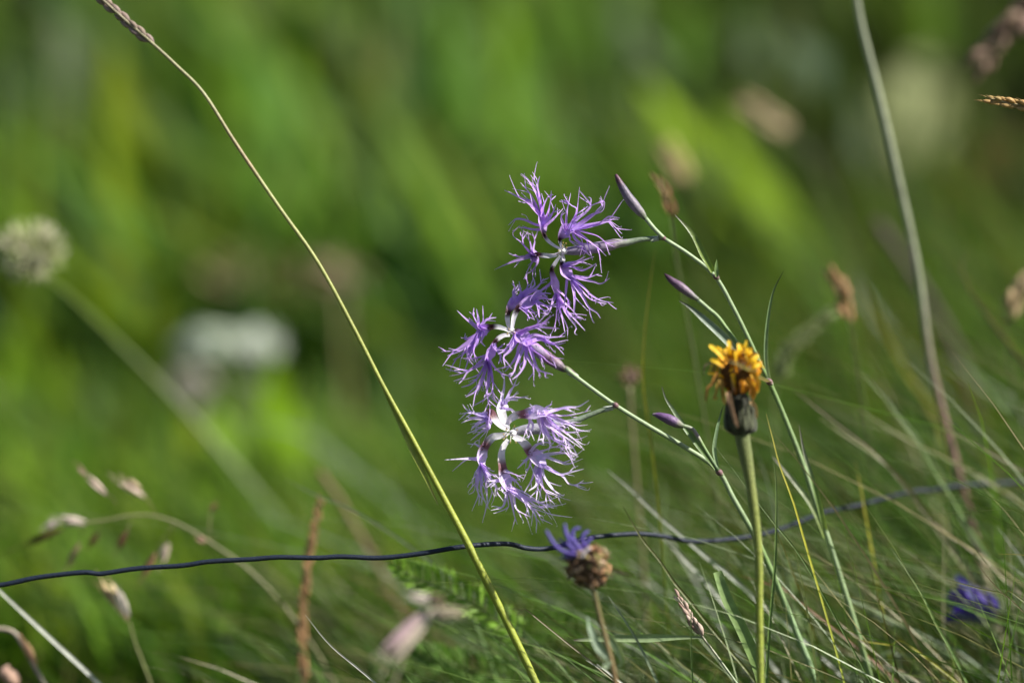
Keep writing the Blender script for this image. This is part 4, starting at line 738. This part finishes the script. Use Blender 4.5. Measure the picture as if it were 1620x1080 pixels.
for a in [(A1, [(955, 245), (1000, 420), (1050, 610), (1130, 830), (1200, 1060)], 1.042, 4.2, 'yellow'),
          (A7, [(318, 165), (328, 260), (330, 380), (324, 600), (305, 820), (290, 1040)], 1.04, 5, 'green', 'straight upright blade with a dark tip close beside the thick yellow flower stalk'),
          (A1, [(570, 450), (650, 550), (730, 650), (840, 800), (1010, 1020), (1200, 1260), (1440, 1680)], 1.047, 2.8, 'green'),
          (A1, [(865, 480), (920, 600), (985, 800), (1020, 960)], 1.1, 4, 'grey'),
          (A1, [(75, 550), (300, 660), (500, 780), (760, 940), (1000, 1110)], 1.11, 5.5, 'olive'),
          (ID, [(1037, 393), (1028, 455), (1019, 540), (1018, 610), (1030, 700), (1042, 800), (1050, 900)], 1.085, 4, 'yellow', 'thin yellow green blade standing free with a dry tip left of the lower bud'),
          (A1, [(460, 870), (540, 1000), (640, 1130)], 1.1, 4, 'green'),
          (A1, [(-180, 640), (0, 790), (100, 890), (220, 1000), (400, 1150), (600, 1320), (780, 1470)], 1.085, 8, 'pale'),
          (c9, [(430, 60), (560, 180), (680, 300), (820, 450), (940, 590), (1060, 740)], 1.09, 8, 'pale'),
          (c9, [(560, 100), (680, 300), (770, 450), (850, 600), (920, 720), (990, 830)], 1.11, 8, 'pale'),
          (c9, [(240, 440), (400, 510), (560, 600), (700, 680), (860, 790)], 1.13, 9, 'grey'), (c9, [(350, 330), (500, 470), (640, 600), (800, 740)], 1.13, 7, 'pale'),
          (c9, [(240, 250), (400, 330), (560, 400), (700, 460)], 1.16, 8, 'grey'),
          (c9, [(330, 0), (440, 190), (560, 340), (640, 460), (740, 580), (850, 720), (1000, 900), (1130, 1060)], 1.06, 5, 'olive'),
          (c9, [(240, 550), (330, 680), (420, 830), (480, 950), (540, 1080)], 1.035, 7, 'grey'),
          (c9, [(748, 530), (745, 800), (755, 1090)], 1.044, 3.2, 'green'),
          (c9, [(0, 625), (200, 730), (400, 860), (600, 960), (800, 1060)], 1.09, 9, 'grey'),
          (c9, [(420, 740), (560, 850), (700, 980), (820, 1070)], 1.07, 4, 'olive'), (c9, [(105, 940), (180, 985), (300, 1060)], 1.045, 5, 'pale'),
          (c9, [(800, 0), (880, 110), (960, 230), (1090, 400), (1200, 560)], 1.09, 4, 'green'), (c9, [(860, 780), (1000, 880), (1140, 970), (1220, 1030)], 1.06, 3, 'olive'), (c9, [(600, -160), (590, 0), (575, 200), (590, 330)], 1.12, 5, 'green'),
          (c9, [(1040, 425), (1120, 445), (1234, 480), (1330, 520)], 1.075, 4, 'brown'),
          (A2, [(805, 175), (900, 310), (1000, 470), (1080, 640), (1150, 760), (1230, 920)], 1.06, 5, 'green'), (A2, [(450, 600), (560, 690), (680, 790), (820, 910), (980, 1000)], 1.07, 7, 'straw'), (A2, [(555, 705), (640, 745), (800, 770), (960, 800)], 1.066, 4, 'yellow'),
          (A2, [(520, 510), (650, 570), (800, 630), (1000, 700), (1170, 790), (1290, 850)], 1.09, 6.5, 'grey'), (A2, [(1310, 797), (1100, 825), (870, 832), (730, 850)], 1.09, 6, 'grey'), (A2, [(380, 750), (560, 820), (800, 910), (990, 1000)], 1.1, 8, 'straw'),
          (A2, [(170, 30), (230, 80), (330, 190), (460, 340), (560, 450), (640, 550)], 1.1, 8, 'straw'), (A2, [(1040, 0), (1150, 90), (1280, 180), (1400, 270), (1500, 370), (1620, 480)], 1.09, 8, 'straw'), (A2, [(1060, 30), (1180, 170), (1280, 380), (1400, 600), (1450, 720)], 1.13, 10, 'olive'),
          (A2, [(1120, 80), (1280, 290), (1400, 480), (1540, 680), (1640, 800)], 1.1, 8, 'grey'), (A2, [(1200, -60), (1340, 170), (1440, 290), (1550, 440), (1660, 580)], 1.11, 9, 'grey'), (A2, [(1455, 45), (1540, 160), (1640, 300)], 1.08, 6, 'pale'), (A2, [(1490, 250), (1620, 350), (1720, 450)], 1.08, 5, 'grey'),
          (A2, [(1310, 235), (1400, 360), (1500, 465), (1620, 570)], 1.05, 3, 'straw'), (A2, [(1040, 340), (1180, 380), (1350, 425), (1500, 460), (1640, 520)], 1.05, 3, 'olive'), (A2, [(1465, 215), (1620, 222), (1760, 260)], 1.055, 3, 'yellow'), (A2, [(1515, 430), (1530, 650), (1550, 900)], 1.1, 7, 'green'),
          (A2, [(1020, 910), (1060, 950), (1110, 1000)], 1.08, 6, 'brown'), (A2, [(275, 130), (300, 400), (320, 600), (335, 780)], 1.16, 7, 'brown'), (A2, [(540, 230), (580, 300), (640, 400)], 1.12, 5, 'brown'),
          (A2, [(140, 130), (180, 280), (220, 450), (225, 530), (260, 640)], 1.09, 11, 'green'), (A2, [(30, 170), (120, 330), (220, 520), (320, 680), (380, 900)], 1.085, 9, 'green'), (A2, [(750, 150), (765, 300), (760, 480)], 1.1, 4, 'green'),
          (A2, [(1000, 30), (900, 80), (780, 120), (650, 160), (500, 240), (300, 360)], 1.14, 6, 'olive'), (A2, [(330, 40), (420, 180), (540, 380), (700, 620), (830, 900)], 1.12, 7, 'green'), (A2, [(900, 200), (1010, 300), (1080, 420)], 1.13, 9, 'straw'),
          (A2, [(1100, 600), (1250, 690), (1400, 800), (1600, 960)], 1.15, 13, 'olive'), (A2, [(1090, 500), (1250, 640), (1420, 740), (1600, 860)], 1.17, 14, 'grey'), (A2, [(600, 640), (720, 760), (800, 900), (840, 1000)], 1.09, 5, 'green'), (A2, [(1050, 840), (1200, 850), (1350, 890), (1480, 940)], 1.1, 7, 'grey'),
          (A3, [(310, 150), (430, 290), (570, 480), (700, 650), (830, 880), (960, 1080)], 1.1, 6, 'green'), (A3, [(-180, 270), (0, 410), (200, 560), (400, 720), (600, 950), (700, 1080)], 1.095, 6.5, 'straw'), (A3, [(250, 380), (530, 560), (740, 670), (900, 750), (1100, 850), (1300, 980), (1440, 1080)], 1.105, 6.5, 'olive'),
          (A3, [(850, 525), (1000, 590), (1180, 690), (1430, 830), (1600, 940)], 1.09, 6, 'straw'), (A4, [(420, 380), (500, 540), (600, 730), (680, 840), (730, 930), (780, 1060)], 1.18, 13, 'yellow', 'broad soft yellow green blade bending beside the long grey green stem'),
          (A3, [(240, 760), (270, 920), (300, 1080)], 1.09, 4, 'yellow'), (A3, [(800, 0), (1100, 180), (1440, 420), (1640, 600)], 1.27, 12, 'grey'), (A4, [(850, 265), (828, 310), (850, 390), (900, 470), (980, 580), (1080, 710), (1200, 880)], 1.125, 10, 'straw', 'curled dry blade with a hooked tip rising beside the tan ears'),
          (A4, [(370, 350), (520, 560), (640, 700)], 1.33, 18, 'grey'), (A4, [(150, 380), (220, 520), (300, 700), (340, 860)], 1.2, 7, 'green'), (A4, [(420, 740), (520, 850), (620, 970), (700, 1080)], 1.11, 7, 'green'),
          (A7, [(505, 0), (620, 80), (740, 160), (860, 280), (960, 420)], 1.1, 8, 'olive'),
          (ID, [(-40, 895), (0, 935), (80, 1010), (160, 1085)], 1.085, 8, 'pale', 'pale slanting blade starting at the wire beside curled dry grass'), (ID, [(483, 972), (525, 1022), (600, 1085)], 1.05, 4, 'pale', 'short whitish needle blade beside the soft pink spikelets'),
          (A5, [(195, 210), (330, 280), (480, 340), (690, 470), (850, 590), (1000, 700)], 1.095, 5.5, 'grey'), (A5, [(50, 335), (250, 420), (420, 490), (560, 560)], 1.2, 6, 'grey'), (A5, [(-40, -60), (280, 20), (480, 170), (600, 260), (760, 400)], 1.34, 11, 'grey'), (A5, [(190, 520), (330, 660), (450, 770), (600, 910)], 1.19, 9, 'olive'),
          (A5, [(440, 600), (560, 660), (650, 720), (760, 800)], 1.15, 6, 'brown'), (A5, [(330, 560), (480, 720), (620, 810), (760, 880)], 1.18, 8, 'olive'), (A5, [(935, 415), (1130, 475), (1250, 520), (1400, 600)], 1.12, 6, 'grey'), (A5, [(590, 130), (680, 280), (760, 420)], 1.19, 5, 'grey'), (A5, [(0, 520), (160, 640), (330, 800), (560, 1000)], 1.2, 8, 'straw'), (A5, [(150, 820), (260, 950), (400, 1080)], 1.15, 6, 'grey'), (A5, [(-100, 880), (60, 990), (190, 1080)], 1.2, 9, 'grey'),
          (A6, [(950, 330), (1150, 390), (1400, 520), (1620, 620), (1760, 700)], 1.14, 7, 'grey'), (A6, [(1430, 600), (1360, 740), (1310, 850), (1270, 980)], 1.12, 9, 'green'), (A6, [(945, 478), (1050, 490), (1180, 570)], 1.05, 3, 'straw'), (A6, [(930, 640), (1080, 800), (1260, 980)], 1.16, 16, 'olive'), (A6, [(1260, 640), (1370, 730), (1560, 800)], 1.09, 4, 'olive'), (A6, [(1480, 825), (1560, 870), (1640, 920)], 1.05, 4, 'pale')]:
    a = list(a); a[2] = 1.05 + (a[2] - 1.05) * (1.5 if a[2] > 1.05 else 1); blade(*a)
# broad cut blade
mb = MB(); mb.ribbon(cr(rooted(px_path([c9(905, 400), c9(960, 560), c9(1040, 720), c9(1110, 870), c9(1160, 990), c9(1190, 1100)], 1.05)), 5), [(0, .0034), (.12, .0044), (.4, .0050), (1, .003)], [(0, (.22, .32, .12)), (.3, (.18, .28, .08)), (.5, (.2, .26, .03)), (1, (.13, .2, .04))], face=(.15, -1, .2), fold=.3, twist=.5)
single(mb, 'grass_blade', M_BLADE, 'broad folded green blade with a bitten off tip beside the thick yellow flower stalk', 'grass')
# fuzzy pale ear right of the yellow head
t = stalk('seed_spike', 'soft pale green feathery ear bending over beside the yellow flower', 'grass', [A4(295, 505), A4(200, 580), A4(120, 660), A4(75, 770), A4(60, 900), A4(70, 1050)], 1.20, [(0, 2), (1, 3)], (.15, .19, .06))
spike(t, cr(px_path([A4(75, 770), A4(120, 660), A4(200, 580), A4(295, 505)], 1.20), 6), 64, .0065, .0008, (.22, .27, .10), (.26, .30, .14), spread=.7)

# ------------------------------------------------------------------ feathery leaves
def feather(label, pts, d, n, ln, wd, col):
    path = cr(px_path(pts, d), 8); rp = rooted([path[-2], path[-1]])
    t = thing('feathery_leaf', rp[-1], label, 'leaf', 'feathery leaves'); k = K * d
    mb = MB(); mb.tube(path + rp[2:], [(0, 1 * k), (1, 2.2 * k)], (.13, .19, .05), 6); mb.build('rachis', M_FERN, t)
    for i in range(n):
        q = i / n; j = min(len(path) - 2, int(q * (len(path) - 1))); p = path[j]; u = (path[j] - path[j + 1]).normalized(); s = u.cross(FWD).normalized()
        L = ln * k * (.35 + .65 * min(1, q * 2.2 + .1)) * random.uniform(.85, 1.15)
        for sg in (-1, 1):
            e = p + (u * .65 + s * sg) .normalized() * L + FWD * random.uniform(-.5, .5) * L + Vector((0, 0, .15 * L))
            g = random.uniform(.8, 1.25)
            mb = MB(); m = p.lerp(e, .5) + Vector((0, 0, .08 * L))
            mb.ribbon(cr([p, m, e], 3), [(0, wd * .4 * k), (.5, wd * k), (.8, wd * .8 * k), (1, wd * .15 * k)], tuple(x * g for x in col), face=Vector((random.uniform(-.2, .6), -1, random.uniform(.2, .9))), fold=.2)
            for sg2 in (-1, 1):
                mb.ribbon([m, m + ((e - p).normalized() + (u * sg2 * .9)) * L * .22, m + ((e - p).normalized() + (u * sg2)) * L * .38], [(0, wd * .5 * k), (.5, wd * .45 * k), (1, .3 * k)], tuple(x * g for x in col), face=(.2, -1, .6))
            mb.build('leaflet', M_FERN, t)
FC = (.18, .33, .03)
feather('feathery bright green leaf just under the wire behind the bent stalk', [A6(190, 190), A6(330, 270), A6(500, 340), A6(700, 440), A6(900, 570), A6(1080, 700)], 1.10, 26, 34, 6, FC)
feather('low feathery green leaf behind the soft pink spikelets', [A6(330, 770), A6(460, 820), A6(640, 870), A6(880, 940), A6(1050, 1010)], 1.13, 24, 32, 6, (.09, .19, .02))
feather('feathery green leaf low between the bent stalk and the brown stalk', [A6(1500, 560), A6(1350, 590), A6(1180, 620), A6(1050, 690), A6(960, 800)], 1.14, 24, 32, 6, (.10, .20, .02))
feather('feathery leaf drooping low behind the soft pink spikelets near the rust spike', [A6(20, 880), A6(180, 900), A6(360, 930), A6(560, 980), A6(700, 1050)], 1.16, 24, 28, 6, (.09, .17, .025))
feather('dim feathery leaf low under the horizontal leaf of the pink ear', [c9(420, 960), c9(560, 940), c9(700, 950), c9(860, 1000), c9(1000, 1080)], 1.2, 24, 30, 6, (.08, .16, .02))

# ------------------------------------------------------------------ blurred flower heads behind
def head_on_stalk(name, label, cat, stalkpts, d, rpx, scol, center, rx, ry, n, size, cols, mat, part='floret', flat=.6):
    t = stalk(name, label, cat, stalkpts, d, rpx, scol); d = d if isinstance(d, (int, float)) else d[0]; k = K * d
    C = P(*center, d)
    mb = MB(); mb.lens(C - UP * ry * .8 * k, C + UP * ry * .4 * k, rx * .5 * k, tuple(x * .4 for x in cols[0]), 10, 6, 1.0); mb.build('receptacle', M_STALK, t)
    for i in range(n):
        v = Vector(rng.normal(0, 1, 3)).normalized(); r = random.uniform(.55, 1)
        p = C + RT * v.x * rx * r * k + UP * v.z * ry * r * k + FWD * v.y * rx * r * .7 * k
        c = random.choice(cols); g = random.uniform(.8, 1.15); c = tuple(min(.85, x * g) for x in c)
        o = (p - C).normalized() + Vector((0, 0, .3))
        mb = MB()
        if part == 'floret': mb.lens(p - o * size * .3 * k, p + o * size * k, size * (.28 if mat is not M_WHITE else .14) * k, c, 6, 4, .8)
        else:
            for q in range(5):
                th = q * 1.2566; s1 = o.normalized().orthogonal(); s1 = Matrix.Rotation(th, 3, o.normalized()) @ s1
                mb.ribbon([p, p + s1 * size * .5 * k, p + s1 * size * k + o * .1 * size * k], [(0, size * .2 * k), (.5, size * .6 * k), (1, size * .35 * k)], c, face=o, fold=.1)
        mb.build(part, mat, t)
    return t
head_on_stalk('clover_head', 'cream and green round clover head on a long pale slanting stalk', 'flower', [(52, 425), (95, 455), (170, 525), (270, 625), (350, 715), (420, 800), (490, 890), (560, 970)], (1.25, 1.5), [(0, 3), (.25, 4), (.6, 6.5), (1, 6)], [(0, (.10, .14, .03)), (.25, (.14, .19, .06)), (.5, (.26, .31, .17)), (.75, (.24, .30, .16)), (1, (.14, .19, .07))], (48, 402), 46, 40, 190, 20, [(.55, .56, .34), (.36, .44, .16), (.5, .52, .28), (.7, .66, .5)], M_WHITE)
head_on_stalk('yarrow_head', 'blurred flat cluster of white flowers on a slanting stalk', 'flower', [(370, 590), (430, 640), (500, 700), (580, 790), (650, 880)], 1.68, [(0, 4), (1, 5)], (.16, .22, .1), (328, 545), 62, 24, 62, 15, [(.50, .54, .46), (.36, .42, .32)], M_WHITE, 'flower_star')
t2 = head_on_stalk('yarrow_head', 'smaller blurred white flower cluster beside the flat white one', 'flower', [(405, 590), (440, 660), (500, 760), (560, 860)], 1.7, [(0, 4), (1, 5)], (.14, .2, .08), (402, 543), 48, 22, 46, 15, [(.48, .52, .45), (.36, .42, .32)], M_WHITE, 'flower_star')
head_on_stalk('withered_umbel', 'blurred tan brown withered umbel behind the white flowers', 'flower', [(400, 500), (405, 600), (400, 760), (390, 900)], 1.95, [(0, 6), (1, 8)], (.2, .17, .08), (420, 440), 100, 34, 80, 22, [(.38, .31, .17), (.30, .28, .12), (.42, .32, .2)], M_DRY)
head_on_stalk('withered_umbel', 'small blurred tan seed head touching the bent grass stalk', 'flower', [(540, 470), (548, 600), (560, 800)], 1.8, [(0, 5), (1, 7)], (.2, .17, .08), (540, 440), 36, 26, 30, 20, [(.40, .30, .20), (.32, .24, .14)], M_DRY)
head_on_stalk('yarrow_head', 'dim greyish flower cluster low under the white flowers', 'flower', [(300, 630), (320, 720), (360, 850)], 1.75, [(0, 6), (1, 8)], (.2, .22, .1), (300, 610), 34, 26, 30, 16, [(.40, .38, .36), (.34, .30, .26)], M_WHITE, 'flower_star')
head_on_stalk('clover_head', 'brown blurred little head behind the lower flower stalk', 'flower', [(996, 610), (1000, 680), (1010, 800)], 1.17, [(0, 3), (1, 3)], (.18, .16, .08), (995, 595), 15, 15, 26, 8, [(.22, .12, .10), (.26, .18, .10)], M_BROWN)

def bellflower():
    d = 1.125; k = K * d
    t = stalk('bellflower', 'deep blue violet bell flower half hidden in the tangled grass', 'flower', [(1570, 975), (1600, 1000), (1625, 1060), (1640, 1140)], d, [(0, 3), (1, 4)], (.12, .17, .06))
    A = P(1585, 968, d); u = (P(1490, 942, d) - A).normalized(); s1 = u.cross(FWD).normalized(); s2 = s1.cross(u)
    mb = MB(); mb.lens(A, A + u * 20 * k, 12 * k, (.1, .16, .05), 8, 5, 1.0); mb.build('calyx', M_STALK, t)
    for i in range(5):
        th = i * 1.2566 + .3; o = s1 * math.cos(th) + s2 * math.sin(th)
        mb = MB(); mb.ribbon(cr([A, A + u * 22 * k + o * 24 * k, A + u * 60 * k + o * 30 * k, A + u * 84 * k + o * 42 * k], 5), [(0, 12 * k), (.35, 36 * k), (.7, 40 * k), (.9, 26 * k), (1, 2 * k)], [(0, (.03, .014, .18)), (.6, (.045, .022, .28)), (1, (.055, .027, .32))], face=o, fold=-.35); mb.build('petal', M_PETAL, t)
bellflower()

print('objects', len(bpy.data.objects), 'top', len([o for o in bpy.data.objects if o.parent is None]))
